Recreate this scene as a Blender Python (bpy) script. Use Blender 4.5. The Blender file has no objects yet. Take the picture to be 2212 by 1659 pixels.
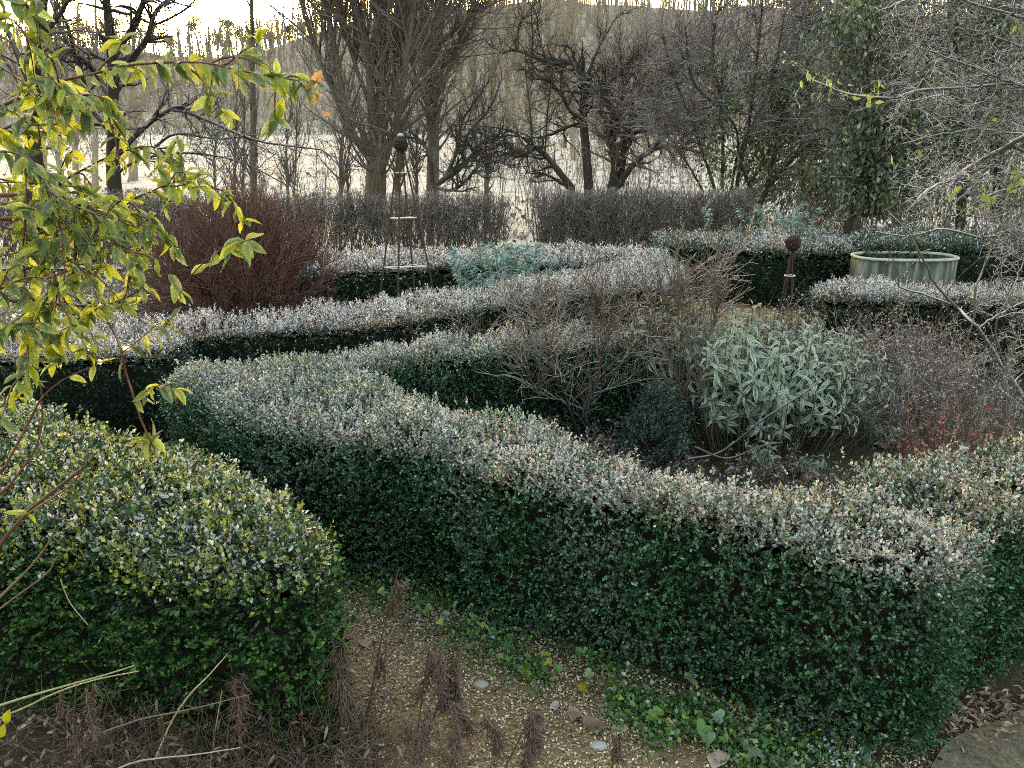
import bpy, bmesh, math
import numpy as np
from mathutils import Vector, Matrix
R = math.radians
rng = np.random.default_rng(11)
S = bpy.context.scene
COL = S.collection

# ------------------------------------------------------------------ camera, sky, sun, exposure
CAMZ, PITCH, FPX, CX, CY = 2.4, R(17.4), 1661.0, 1106.0, 829.5
cd = bpy.data.cameras.new('camera'); cam = bpy.data.objects.new('camera', cd); COL.objects.link(cam)
cam.location = (0, 0, CAMZ); cam.rotation_euler = (R(90) - PITCH, 0, 0)
cd.sensor_width = 36; cd.lens = 36 * FPX / 2212; cd.clip_start = 0.05; cd.clip_end = 2000
S.camera = cam
SUN_EL, SUN_AZ = R(6.6), R(-21.0)           # azimuth from +Y, negative = left
w = bpy.data.worlds.new('World'); S.world = w; w.use_nodes = True
nt = w.node_tree
sky = nt.nodes.new('ShaderNodeTexSky'); sky.sky_type = 'NISHITA'; sky.sun_disc = False
sky.sun_elevation = SUN_EL; sky.sun_rotation = SUN_AZ
sky.air_density = 1.0; sky.dust_density = 3.0; sky.ozone_density = 1.0
bg = nt.nodes['Background']; bg.inputs['Strength'].default_value = 0.15
nt.links.new(sky.outputs[0], bg.inputs['Color'])
sl = bpy.data.lights.new('sun', 'SUN'); sl.energy = 3.0; sl.angle = R(0.5); sl.color = (1.0, 0.86, 0.66)
so = bpy.data.objects.new('sun', sl); COL.objects.link(so); so.location = (0, 0, 60)
sd = Vector((math.sin(SUN_AZ) * math.cos(SUN_EL), math.cos(SUN_AZ) * math.cos(SUN_EL), math.sin(SUN_EL)))
so.rotation_euler = sd.to_track_quat('Z', 'Y').to_euler()
S.view_settings.view_transform = 'Standard'; S.view_settings.look = 'None'
S.view_settings.gamma = 1.0; S.view_settings.use_curve_mapping = False
S.view_settings.exposure = 3.55
S.view_settings.use_white_balance = True; S.view_settings.white_balance_temperature = 9000; S.view_settings.white_balance_tint = 8
S.cycles.filter_width = 1.0; S.cycles.use_denoising = False
S.cycles.max_bounces = 6; S.cycles.diffuse_bounces = 3; S.cycles.transmission_bounces = 3
S.cycles.glossy_bounces = 2; S.cycles.transparent_max_bounces = 4
S.cycles.caustics_reflective = False; S.cycles.caustics_refractive = False

# ------------------------------------------------------------------ helpers
def ray(px, py):
    x = (px - CX) / FPX; y = (CY - py) / FPX; c, s = math.cos(PITCH), math.sin(PITCH)
    return np.array([x, c + y * s, -s + y * c])
def G(px, py, z=0.0):                     # point of the photo on the plane of height z
    d = ray(px, py); return np.array([0, 0, CAMZ]) + d * ((z - CAMZ) / d[2])
def A(px, py, Y):                         # point of the photo at distance Y
    d = ray(px, py); return np.array([0, 0, CAMZ]) + d * (Y / d[1])
def pxm(Y): return Y / FPX                # metres for one photo pixel at about distance Y
def nrm(v): return v / np.maximum(np.linalg.norm(v, axis=-1, keepdims=True), 1e-9)
def rv(n): return nrm(rng.normal(0, 1, (n, 3)))
def U(a, b, n=None): return rng.uniform(a, b, n)
def sstep(a, b, x): t = np.clip((x - a) / (b - a), 0, 1); return t * t * (3 - 2 * t)
_perm = np.random.default_rng(5).random(4096)
def _h(i, j, k): return _perm[(i * 73856093 ^ j * 19349663 ^ k * 83492791) & 4095]
def noise(p, sc):                         # value noise 0..1
    q = np.asarray(p) * sc + 1000.0; i = np.floor(q).astype(np.int64); f = q - i; f = f * f * (3 - 2 * f)
    r = 0
    for a in (0, 1):
        for b in (0, 1):
            for c in (0, 1):
                wgt = (f[..., 0] if a else 1 - f[..., 0]) * (f[..., 1] if b else 1 - f[..., 1]) * (f[..., 2] if c else 1 - f[..., 2])
                r = r + wgt * _h(i[..., 0] + a, i[..., 1] + b, i[..., 2] + c)
    return r
def terr(x, y):                           # height of the land: flat garden and field, then the hillside
    x = np.asarray(x, float); y = np.asarray(y, float)
    h = 0.062 * np.clip(y - 36, 0, 56)
    t = np.clip((y - 92) / 125, 0, 1)
    h = h + (22.0 + 9.5 * sstep(-66, -25, x - .0) + 1.5 * sstep(-100, -140, x)) * (t * 0.55 + 0.45 * t * t * (3 - 2 * t)) - 0.02 * np.clip(y - 225, 0, 1000)
    h = h + (1.3 * np.sin(x * 0.035 + 1.0) + 0.8 * np.sin(x * .11 + .4) + .5 * np.sin(x * .23)) * np.clip((y - 90) / 100, 0, 1)
    return h

MESHES = {}
def mk(name, V, F=(), attrs=None, mat=None, parent=None, smooth=False, loc=None, label=None, cat=None, group=None, kind=None):
    V = np.asarray(V, np.float64).reshape(-1, 3)
    base = np.zeros(3)
    if parent is not None: base = np.array(parent.get('_b', (0, 0, 0)))
    elif loc is not None: base = np.asarray(loc, float)
    me = bpy.data.meshes.new(name)
    me.vertices.add(len(V)); me.vertices.foreach_set('co', (V - base).astype(np.float32).ravel())
    F = [np.asarray(f, np.int32) for f in F if len(f)]
    tot = np.concatenate([np.full(len(f), f.shape[1], np.int32) for f in F])
    idx = np.concatenate([f.ravel() for f in F])
    me.loops.add(len(idx)); me.loops.foreach_set('vertex_index', idx)
    me.polygons.add(len(tot)); st = np.concatenate([[0], np.cumsum(tot)[:-1]]).astype(np.int32)
    me.polygons.foreach_set('loop_start', st); me.polygons.foreach_set('loop_total', tot)
    if smooth: me.polygons.foreach_set('use_smooth', np.ones(len(tot), bool))
    for k, a in (attrs or {}).items():
        at = me.attributes.new(k, 'FLOAT', 'POINT'); at.data.foreach_set('value', np.asarray(a, np.float32).ravel())
    me.update(); me.validate()
    if mat: me.materials.append(mat)
    o = bpy.data.objects.new(name, me); COL.objects.link(o)
    if parent is not None: o.parent = parent
    else: o.location = base
    return tag(o, label, cat, group, kind)
def tag(o, label=None, cat=None, group=None, kind=None):
    if label: o['label'] = label
    if cat: o['category'] = cat
    if group: o['group'] = group
    if kind: o['kind'] = kind
    return o
ROOTS = []
def thing(name, loc, label, cat, group=None):
    o = bpy.data.objects.new(name, None); COL.objects.link(o); o.location = loc; o.empty_display_size = 0.1
    o['_b'] = [float(v) for v in loc]; ROOTS.append(o)
    return tag(o, label, cat, group)

# --- tubes: batches of branches, pts (B,n,3), rad (B,n)
class Tubes:
    def __init__(s): s.V = []; s.F = []; s.n = 0; s.T = []
    def add(s, pts, rad, k=3, tint=None, cap=False):
        pts = np.asarray(pts, float); rad = np.asarray(rad, float)
        if pts.ndim == 2: pts = pts[None]; rad = rad[None]
        B, n, _ = pts.shape
        t = nrm(np.gradient(pts, axis=1))
        mean = nrm(pts[:, -1] - pts[:, 0])
        ref = np.where(np.abs(mean[:, 2:3]) > 0.8, np.array([[1., 0, 0]]), np.array([[0, 0, 1.]]))[:, None, :]
        a = nrm(np.cross(t, np.broadcast_to(ref, t.shape))); b = np.cross(t, a)
        an = np.arange(k) * 2 * np.pi / k
        ring = pts[:, :, None, :] + rad[:, :, None, None] * (np.cos(an)[None, None, :, None] * a[:, :, None, :] + np.sin(an)[None, None, :, None] * b[:, :, None, :])
        s.V.append(ring.reshape(-1, 3))
        bi = np.arange(B)[:, None, None] * n * k; ni = np.arange(n - 1)[None, :, None] * k; ki = np.arange(k)[None, None, :]
        k2 = (ki + 1) % k
        q = np.stack([bi + ni + ki, bi + ni + k2, bi + ni + k + k2, bi + ni + k + ki], -1).reshape(-1, 4) + s.n
        s.F.append(q)
        tt = U(0, 1, B) if tint is None else np.broadcast_to(tint, (B,))
        s.T.append(np.repeat(tt, n * k)); s.n += B * n * k
        return s
    def build(s, name, mat, parent=None, smooth=True, **kw):
        if not s.V: return None
        return mk(name, np.concatenate(s.V), [np.concatenate(s.F)], {'tint': np.concatenate(s.T)}, mat, parent, smooth, **kw)
def walk(p0, d0, L, n, wander, trop=(0, 0, 0)):
    p0 = np.asarray(p0, float).reshape(-1, 3); B = len(p0); d = nrm(np.broadcast_to(np.asarray(d0, float), (B, 3)))
    L = np.broadcast_to(np.asarray(L, float), (B,)); P = [p0]; trop = np.asarray(trop, float)
    for i in range(n):
        d = nrm(d + rng.normal(0, wander, (B, 3)) + trop); P.append(P[-1] + d * (L / n)[:, None])
    return np.stack(P, 1)
def taper(r0, r1, n, p=1.0):
    r0 = np.asarray(r0, float).reshape(-1, 1); t = np.linspace(0, 1, n)[None] ** p
    return r0 * (1 - t) + np.asarray(r1, float).reshape(-1, 1) * t
def spawn(pts, rad, num, t0, t1, ang, angj=0.2):
    B, n, _ = pts.shape; ln = np.linalg.norm(np.diff(pts, axis=1), axis=2).sum(1)
    idx = rng.choice(B, num, p=ln / ln.sum()); t = U(t0, t1, num) * (n - 1.001); i = t.astype(int); f = (t - i)[:, None]
    p = pts[idx, i] * (1 - f) + pts[idx, i + 1] * f; tn = nrm(pts[idx, i + 1] - pts[idx, i])
    r = rad[idx, i] * (1 - f[:, 0]) + rad[idx, i + 1] * f[:, 0]
    pr = nrm(np.cross(tn, rv(num))); a = ang + rng.normal(0, angj, num)
    return p, nrm(tn * np.cos(a)[:, None] + pr * np.sin(a)[:, None]), r
def crv(pts, n):                          # Catmull-Rom resample of a polyline
    P = np.asarray(pts, float); P = np.vstack([2 * P[0] - P[1], P, 2 * P[-1] - P[-2]])
    t = np.linspace(0, len(P) - 3 - 1e-6, n); i = t.astype(int); f = (t - i)[:, None]
    a, b, c, d = P[i], P[i + 1], P[i + 2], P[i + 3]
    return 0.5 * (2 * b + (c - a) * f + (2 * a - 5 * b + 4 * c - d) * f * f + (3 * b - a - 3 * c + d) * f ** 3)

# --- leaves: template rows of (u, v, w, edge)
T3 = (np.array([[0, .06, 0, .2], [.62, .42, .2, 1], [1, -.25, 0, .9]]), [(0, 1, 2)])
T4 = (np.array([[0, 0, 0, 0], [.5, .5, .22, 1], [1, 0, 0, .55], [.5, -.5, .22, 1]]), [(0, 1, 2), (0, 2, 3)])
T6 = (np.array([[0, 0, 0, 0], [.3, .42, .16, 1], [.72, .42, .16, 1], [1, 0, 0, .75], [.72, -.42, .16, 1], [.3, -.42, .16, 1]]), [(0, 1, 2, 3), (0, 3, 4, 5)])
def tmpl_long(n=6, wave=0.0, pw=1.0, wide=.45, fold=.35):
    rows = []; fc = []
    for i in range(n):
        u = i / (n - 1); h = math.sin(math.pi * min(1, max(0, u ** wide))) ** pw * 0.5 if 0 < i < n - 1 else 0.02
        wv = wave * math.sin(i * 2.1)
        rows += [[u, h, fold * h + wv, 1], [u, 0, 0, 0.0 if i < n - 1 else 1], [u, -h, fold * h - wv, 1]]
    for i in range(n - 1):
        a = i * 3; fc += [(a, a + 1, a + 4, a + 3), (a + 1, a + 2, a + 5, a + 4)]
    return np.array(rows), fc
def leafmesh(pos, d, nn, ln, wd, T, droop=0.0):
    t, fc = T; N = len(pos); m = len(t)
    d = nrm(d); sdv = nrm(np.cross(d, nn)); nn = np.cross(sdv, d)
    ln = np.broadcast_to(ln, (N,)); wd = np.broadcast_to(wd, (N,)); dr = np.broadcast_to(droop, (N,))
    u = t[None, :, 0, None]; v = t[None, :, 1, None]; ww = t[None, :, 2, None]
    L = ln[:, None, None]; Wd = wd[:, None, None]
    V = pos[:, None] + d[:, None] * L * u + sdv[:, None] * Wd * v + nn[:, None] * Wd * ww
    V[:, :, 2] -= (dr * ln)[:, None] * t[None, :, 0] ** 2
    f = np.array(fc)[None] + (np.arange(N) * m)[:, None, None]
    return V.reshape(-1, 3), f.reshape(-1, f.shape[-1]), np.tile(t[:, 3], N), m
class Leaves:
    def __init__(s): s.V = []; s.F = {}; s.n = 0; s.E = []; s.A = {}
    def add(s, pos, d, nn, ln, wd, T=T4, droop=0.0, **at):
        V, f, e, m = leafmesh(pos, d, nn, ln, wd, T, droop)
        s.V.append(V); s.F.setdefault(f.shape[1], []).append(f + s.n); s.n += len(V); s.E.append(e)
        N = len(pos)
        for k in ('tint', 'frost', 'dry'):
            s.A.setdefault(k, []).append(np.repeat(np.broadcast_to(at.get(k, U(0, 1, N) if k == 'tint' else 0.0), (N,)), m))
    def build(s, name, mat, parent=None, **kw):
        a = {k: np.concatenate(v) for k, v in s.A.items()}; a['edge'] = np.concatenate(s.E)
        return mk(name, np.concatenate(s.V), [np.concatenate(f) for f in s.F.values()], a, mat, parent, False, **kw)

# ------------------------------------------------------------------ materials
def newmat(name):
    m = bpy.data.materials.new(name); m.use_nodes = True; n = m.node_tree; n.nodes.clear()
    out = n.nodes.new('ShaderNodeOutputMaterial'); return m, n, out
def nd(n, t, **kw):
    x = n.nodes.new(t)
    for k, v in kw.items(): setattr(x, k, v)
    return x
def att(n, name): x = nd(n, 'ShaderNodeAttribute'); x.attribute_name = name; return x.outputs['Fac']
def math_(n, op, a, b=None, clamp=False):
    x = nd(n, 'ShaderNodeMath', operation=op, use_clamp=clamp)
    for i, v in enumerate((a, b)):
        if v is None: continue
        if isinstance(v, (int, float)): x.inputs[i].default_value = v
        else: n.links.new(v, x.inputs[i])
    return x.outputs[0]
def mixc(n, f, a, b, bt='MIX'):
    x = nd(n, 'ShaderNodeMix', data_type='RGBA', blend_type=bt)
    for i, v in ((0, f), (6, a), (7, b)):
        if isinstance(v, (int, float)): x.inputs[i].default_value = v
        elif isinstance(v, tuple): x.inputs[i].default_value = (*v[:3], 1)
        else: n.links.new(v, x.inputs[i])
    return x.outputs[2]
def tex(n, scale, detail=3, rough=0.6, kind='ShaderNodeTexNoise', coord='Object'):
    tc = nd(n, 'ShaderNodeTexCoord'); x = nd(n, kind); x.inputs['Scale'].default_value = scale
    if kind == 'ShaderNodeTexNoise': x.inputs['Detail'].default_value = detail; x.inputs['Roughness'].default_value = rough
    if coord == 'World':
        g = nd(n, 'ShaderNodeNewGeometry'); n.links.new(g.outputs['Position'], x.inputs['Vector'])
    else: n.links.new(tc.outputs[coord], x.inputs['Vector'])
    return x
def ramp(n, f, stops):
    x = nd(n, 'ShaderNodeValToRGB'); e = x.color_ramp.elements
    while len(e) < len(stops): e.new(0.5)
    for q, (p, c) in zip(e, stops): q.position = p; q.color = (*c, 1)
    n.links.new(f, x.inputs[0]); return x.outputs[0]
def surf(n, out, color, rough=0.6, trans=0.0, tcol=None, spec=0.4, bump=None, bstr=0.3, bdist=0.01, metal=0.0):
    p = nd(n, 'ShaderNodeBsdfPrincipled')
    for k, v in (('Base Color', color), ('Roughness', rough), ('Specular IOR Level', spec), ('Metallic', metal)):
        if isinstance(v, tuple): p.inputs[k].default_value = (*v[:3], 1)
        elif isinstance(v, (int, float)): p.inputs[k].default_value = v
        else: n.links.new(v, p.inputs[k])
    if bump is not None:
        b = nd(n, 'ShaderNodeBump'); b.inputs['Strength'].default_value = bstr; b.inputs['Distance'].default_value = bdist
        n.links.new(bump, b.inputs['Height']); n.links.new(b.outputs[0], p.inputs['Normal'])
    s = p.outputs[0]
    if trans > 0:
        t = nd(n, 'ShaderNodeBsdfTranslucent'); tc = tcol if tcol is not None else color
        if isinstance(tc, tuple): t.inputs[0].default_value = (*tc[:3], 1)
        else: n.links.new(tc, t.inputs[0])
        m = nd(n, 'ShaderNodeMixShader'); m.inputs[0].default_value = trans
        n.links.new(s, m.inputs[1]); n.links.new(t.outputs[0], m.inputs[2]); s = m.outputs[0]
    n.links.new(s, out.inputs['Surface'])
FROST = (0.74, 0.70, 0.80)
def leafmat(name, stops, dry=(0.35, 0.2, 0.06), frost=FROST, trans=0.25, rough=0.45, nsc=60, rim=0.45, spec=0.4):
    m, n, out = newmat(name)
    c = ramp(n, att(n, 'tint'), stops)
    c = mixc(n, att(n, 'dry'), c, dry)
    nz = tex(n, nsc, 2)
    f = math_(n, 'MULTIPLY', att(n, 'edge'), rim); f = math_(n, 'ADD', f, 1 - rim)
    f = math_(n, 'MULTIPLY', f, att(n, 'frost'))
    f2 = math_(n, 'SUBTRACT', nz.outputs['Fac'], 0.5); f2 = math_(n, 'MULTIPLY', f2, 1.6)
    f3 = math_(n, 'MULTIPLY', f2, att(n, 'frost')); f = math_(n, 'ADD', f, f3, True)
    c2 = mixc(n, f, c, frost)
    rg = math_(n, 'MULTIPLY', f, 0.4); rg = math_(n, 'ADD', rg, rough)
    surf(n, out, c2, rg, trans, c2, spec)
    return m
def barkmat(name, c1, c2, frost=0.0, scale=12, bstr=0.5, bd=0.02, fcol=FROST, lo=0.1, hi=0.9, moss=None):
    m, n, out = newmat(name)
    a = tex(n, scale, 4); b = tex(n, scale * 4, 3)
    c = mixc(n, a.outputs['Fac'], c1, c2)
    c = mixc(n, math_(n, 'MULTIPLY', att(n, 'tint'), 0.4), c, tuple(x * 0.45 for x in c1))
    if moss:
        f = math_(n, 'SUBTRACT', tex(n, scale * .3, 2).outputs['Fac'], 0.5); f = math_(n, 'MULTIPLY', f, 5, True)
        c = mixc(n, f, c, moss)
    if frost > 0:
        g = nd(n, 'ShaderNodeNewGeometry'); sx = nd(n, 'ShaderNodeSeparateXYZ'); n.links.new(g.outputs['Normal'], sx.inputs[0])
        mr = nd(n, 'ShaderNodeMapRange'); mr.inputs[1].default_value = lo; mr.inputs[2].default_value = hi
        n.links.new(sx.outputs['Z'], mr.inputs[0])
        f = math_(n, 'MULTIPLY', mr.outputs[0], math_(n, 'ADD', b.outputs['Fac'], 0.3)); f = math_(n, 'MULTIPLY', f, frost, True)
        c = mixc(n, f, c, fcol)
    surf(n, out, c, 0.85, 0, None, 0.2, b.outputs['Fac'], bstr, bd)
    return m

M = {}
M['box'] = leafmat('box_leaf', [(0, (.003, .018, .009)), (.4, (.010, .060, .027)), (.68, (.046, .16, .075)), (1, (.22, .39, .20))], dry=(.27, .185, .10), rim=.75, nsc=45, rough=.38, spec=.35)
M['box_warm'] = leafmat('box_leaf_warm', [(0, (.003, .016, .006)), (.45, (.010, .052, .015)), (.72, (.05, .145, .035)), (1, (.20, .29, .06))], dry=(.38, .37, .07), rim=.75, nsc=40, rough=.38, spec=.35)
M['box_far'] = leafmat('box_leaf_far', [(0, (.004, .020, .010)), (.6, (.012, .048, .023)), (1, (.06, .13, .065))], dry=(.24, .17, .07), rim=0.15, rough=.35, spec=.5)
M['core'] = barkmat('hedge_shade_core', (.007, .007, .005), (.004, .005, .003), 0, 20)  # hedge's inner shade put into the near-black colour of the twig core
M['ivy'] = leafmat('ivy_leaf', [(0, (.006, .018, .008)), (.5, (.024, .052, .018)), (.8, (.085, .13, .045)), (1, (.26, .30, .13))], rim=.3, spec=.3)
M['conifer'] = leafmat('conifer_spray', [(0, (.006, .024, .016)), (.6, (.014, .046, .030)), (1, (.045, .095, .060))], trans=.1)
M['sage'] = leafmat('woolly_sage_leaf', [(0, (.035, .07, .038)), (.5, (.085, .13, .08)), (.85, (.16, .21, .13)), (1, (.20, .22, .05))], trans=.25, rough=.8, rim=.92, nsc=90, frost=(.80, .86, .86))
M['euph'] = leafmat('spurge_leaf', [(0, (.03, .12, .10)), (.6, (.08, .24, .21)), (1, (.22, .42, .38))], trans=.2, rough=.7, rim=.3)
M['rose_leaf'] = leafmat('yellow_green_leaf', [(0, (.025, .06, .006)), (.35, (.075, .125, .008)), (.7, (.20, .25, .012)), (.93, (.31, .32, .016)), (1, (.42, .27, .02))], dry=(.40, .12, .04), trans=.5, rough=.4, rim=.8, nsc=40, frost=(.75, .80, .70))
M['red_leaf'] = leafmat('red_winter_leaf', [(0, (.14, .025, .025)), (.5, (.38, .05, .05)), (1, (.55, .16, .13))], rim=.5)
M['brown_leaf'] = leafmat('brown_dry_leaf', [(0, (.08, .055, .045)), (.5, (.18, .13, .105)), (1, (.40, .32, .26))], rim=.6, trans=.2, rough=.8)
M['litter'] = leafmat('fallen_leaf', [(0, (.13, .07, .045)), (.5, (.25, .16, .115)), (1, (.42, .32, .25))], rim=.6, trans=.15, rough=.85, nsc=25)
M['weed'] = leafmat('ground_cover_leaf', [(0, (.015, .07, .015)), (.5, (.045, .16, .035)), (.85, (.14, .26, .06)), (1, (.45, .40, .05))], trans=.3)
M['chip'] = leafmat('mulch_chip', [(0, (.09, .05, .03)), (.3, (.32, .22, .135)), (.65, (.50, .38, .25)), (1, (.80, .70, .55))], trans=0, rough=.9)
M['pine'] = leafmat('ridge_pine_needles', [(0, (.05, .045, .012)), (.6, (.12, .10, .02)), (1, (.22, .16, .02))], trans=.55, rough=.7)
M['bark_dark'] = barkmat('bark_dark', (.045, .038, .032), (.016, .014, .013), .35, 10)
M['bark_old'] = barkmat('bark_old_apple', (.050, .040, .032), (.014, .012, .011), .10, 14)
M['bark_grey'] = barkmat('bark_grey', (.125, .105, .085), (.05, .041, .033), .15, 6)
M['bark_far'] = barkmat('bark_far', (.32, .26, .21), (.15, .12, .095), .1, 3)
M['twig_grey'] = barkmat('twig_grey', (.13, .105, .09), (.06, .048, .042), .35, 10)
M['twig_purple'] = barkmat('twig_purple', (.14, .11, .10), (.06, .046, .044), .8, 10, fcol=(.60, .55, .58))
M['twig_frost'] = barkmat('twig_frosted', (.13, .12, .10), (.05, .046, .038), 1.1, 25, lo=.1, hi=.95)
M['twig_red'] = barkmat('twig_red', (.165, .075, .062), (.075, .030, .026), .4, 20, fcol=(.5, .38, .36))
M['cane_rose'] = barkmat('rose_cane', (.16, .115, .085), (.055, .038, .030), .7, 30, lo=.3)
M['sage_stem'] = barkmat('sage_stem', (.10, .11, .07), (.05, .05, .035), .3, 30)
M['cane_dark'] = barkmat('rose_wood_dark', (.030, .022, .018), (.014, .011, .010), .35, 30)
M['cane_red'] = barkmat('red_brown_cane', (.16, .055, .035), (.07, .03, .02), .25, 30, lo=.4)
M['cane_green'] = barkmat('bramble_cane', (.24, .25, .10), (.16, .15, .07), .2, 30)
M['dry_stem'] = barkmat('dry_stem', (.20, .13, .08), (.075, .042, .026), .2, 30)
M['dry_dark'] = barkmat('dry_dark_stalk', (.13, .068, .040), (.045, .022, .014), .15, 40)
M['straw'] = barkmat('straw_stem', (.40, .31, .20), (.24, .17, .10), .3, 30)
M['rust'] = barkmat('rusted_iron', (.060, .022, .016), (.024, .011, .010), .12, 40)
M['iron'] = barkmat('obelisk_bar', (.07, .045, .035), (.025, .017, .014), .3, 18)
M['frost_bar'] = barkmat('frosted_bar', (.5, .48, .44), (.3, .27, .23), .9, 30)

def groundmat(name, stops, scale, frost=0, fsc=1.0, fth=.5, bstr=.6, bd=.02, fcol=(.78, .78, .80)):
    m, n, out = newmat(name)
    a = tex(n, scale, 5, .7, coord='World'); b = tex(n, scale * 6, 3, .7, coord='World')
    f = math_(n, 'MULTIPLY', b.outputs['Fac'], .5); f = math_(n, 'ADD', f, math_(n, 'MULTIPLY', a.outputs['Fac'], .5))
    c = ramp(n, f, stops)
    if frost:
        q = tex(n, fsc, 6, .65, coord='World'); z = math_(n, 'SUBTRACT', q.outputs['Fac'], fth); z = math_(n, 'MULTIPLY', z, 9, True)
        z = math_(n, 'MULTIPLY', z, frost); c = mixc(n, z, c, fcol)
    surf(n, out, c, .95, 0, None, .1, b.outputs['Fac'], bstr, bd); return m
M['soil'] = groundmat('garden_soil', [(.3, (.030, .021, .014)), (.5, (.060, .043, .028)), (.7, (.11, .085, .058))], 6, 0)
M['mulch'] = groundmat('path_mulch', [(.32, (.14, .09, .052)), (.5, (.30, .21, .13)), (.62, (.44, .33, .22)), (.75, (.58, .47, .34))], 22, 0)
M['redpath'] = groundmat('pine_straw', [(.3, (.13, .07, .035)), (.5, (.24, .14, .07)), (.7, (.36, .24, .13))], 9, .15, 3, .55)
M['field'] = groundmat('frosted_field', [(.3, (.11, .095, .075)), (.5, (.22, .195, .16)), (.7, (.33, .30, .26))], .9, .92, .8, .38, fcol=(.42, .41, .41))
M['hill'] = groundmat('hillside_brush', [(.3, (.13, .105, .09)), (.5, (.21, .17, .145)), (.7, (.30, .25, .21))], .5, .6, .22, .5, fcol=(.38, .34, .32))
M['slab'] = groundmat('concrete_slab', [(.34, (.045, .036, .026)), (.46, (.11, .088, .065)), (.58, (.17, .14, .105)), (.70, (.27, .235, .185))], 9, .5, 3.5, .56, bstr=.6, bd=.008, fcol=(.05, .05, .03))

# ------------------------------------------------------------------ the land
def sheet(name, xs, ys, mat, dz=0.0, zf=terr):
    X, Y = np.meshgrid(xs, ys); Z = zf(X, Y) + dz - (np.where(Y > 16, .35, 0) if name == 'ground' else 0)
    V = np.stack([X, Y, Z], -1).reshape(-1, 3); nx = len(xs); ny = len(ys)
    i = (np.arange(ny - 1)[:, None] * nx + np.arange(nx - 1)[None]).ravel()
    return mk(name, V, [np.stack([i, i + 1, i + nx + 1, i + nx], 1)], None, mat, smooth=True, kind='structure')
sheet('ground', np.linspace(-500, 500, 61), np.concatenate([np.linspace(-20, 15.8, 8), np.array([16.2, 25, 36]), np.linspace(40, 240, 60), np.linspace(260, 1200, 20)]), M['soil'])
sheet('field', np.linspace(-90, 90, 31), np.linspace(15.2, 104, 40), M['field'], 0.02)
sheet('hillside', np.linspace(-420, 420, 85), np.linspace(97, 232, 40), M['hill'], 0.045)
def flat(name, px, mat, z):
    P = [G(a, b, 0) for a, b in px]; c = sum(P) / len(P)
    V = np.array([[p[0], p[1], z] for p in P] + [[p[0], p[1], -0.05] for p in P]); n = len(P)
    f4 = np.array([[i, i + n, (i + 1) % n + n, (i + 1) % n] for i in range(n)])
    return mk(name, V, [np.array([list(range(n))]), f4], None, mat, kind='structure')
flat('garden_path', [(770, 1200), (600, 1330), (560, 1500), (250, 1640), (200, 2300), (2600, 2300), (2300, 1640), (2000, 1660), (1700, 1600), (1300, 1460), (1000, 1330)], M['mulch'], .004)
flat('straw_path', [(1430, 636), (1700, 634), (1760, 700), (1400, 715)], M['redpath'], .004)
def slab():
    P = [G(*q, 0) for q in [(2010, 1668), (2045, 1618), (2120, 1585), (2330, 1545), (2900, 1950), (2200, 2050), (2100, 1740)]]
    P = crv(P + [P[0]], 42)[:-1]
    bm = bmesh.new(); vs = [bm.verts.new((p[0], p[1], .035)) for p in P]; f = bm.faces.new(vs)
    if f.normal.z < 0: f.normal_flip()
    r = bmesh.ops.extrude_face_region(bm, geom=[f]); bmesh.ops.translate(bm, verts=[v for v in r['geom'] if isinstance(v, bmesh.types.BMVert)], vec=(0, 0, .03))
    me = bpy.data.meshes.new('concrete_slab'); bmesh.ops.translate(bm, verts=bm.verts, vec=(0, 0, -.03)); bm.to_mesh(me); bm.free(); me.materials.append(M['slab'])
    o = bpy.data.objects.new('concrete_slab', me); COL.objects.link(o); o['kind'] = 'structure'
slab()

# ------------------------------------------------------------------ hedges
def outline(px, h, step=.07, lump=.035):
    P = np.array([G(a, b, h)[:2] for a, b in px])
    area = .5 * np.sum(P[:, 0] * np.roll(P[:, 1], -1) - P[:, 1] * np.roll(P[:, 0], -1))
    if area < 0: P = P[::-1]
    Q = crv(np.vstack([P, P[0]]), len(P) * 12)[:-1]
    d = np.linalg.norm(np.roll(Q, -1, 0) - Q, axis=1); s = np.concatenate([[0], np.cumsum(d)])
    n = max(12, int(s[-1] / step)); t = np.linspace(0, s[-1], n, endpoint=False); Q2 = np.vstack([Q, Q[0]])
    O = np.stack([np.interp(t, s, Q2[:, 0]), np.interp(t, s, Q2[:, 1])], 1)
    tg = np.roll(O, -1, 0) - np.roll(O, 1, 0); nn = nrm(np.stack([tg[:, 1], -tg[:, 0]], 1))
    O = O + nn * ((noise(np.c_[O, np.zeros(len(O))], 2.2) - .5) * 2 * lump)[:, None]
    return O, nn
def inside(pt, O):
    r = np.zeros(len(pt), bool); a = O; b = np.roll(O, -1, 0)
    for (x1, y1), (x2, y2) in zip(a, b):
        if y1 == y2: continue
        c = ((y1 > pt[:, 1]) != (y2 > pt[:, 1])) & (pt[:, 0] < (x2 - x1) * (pt[:, 1] - y1) / (y2 - y1) + x1); r ^= c
    return r
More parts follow.
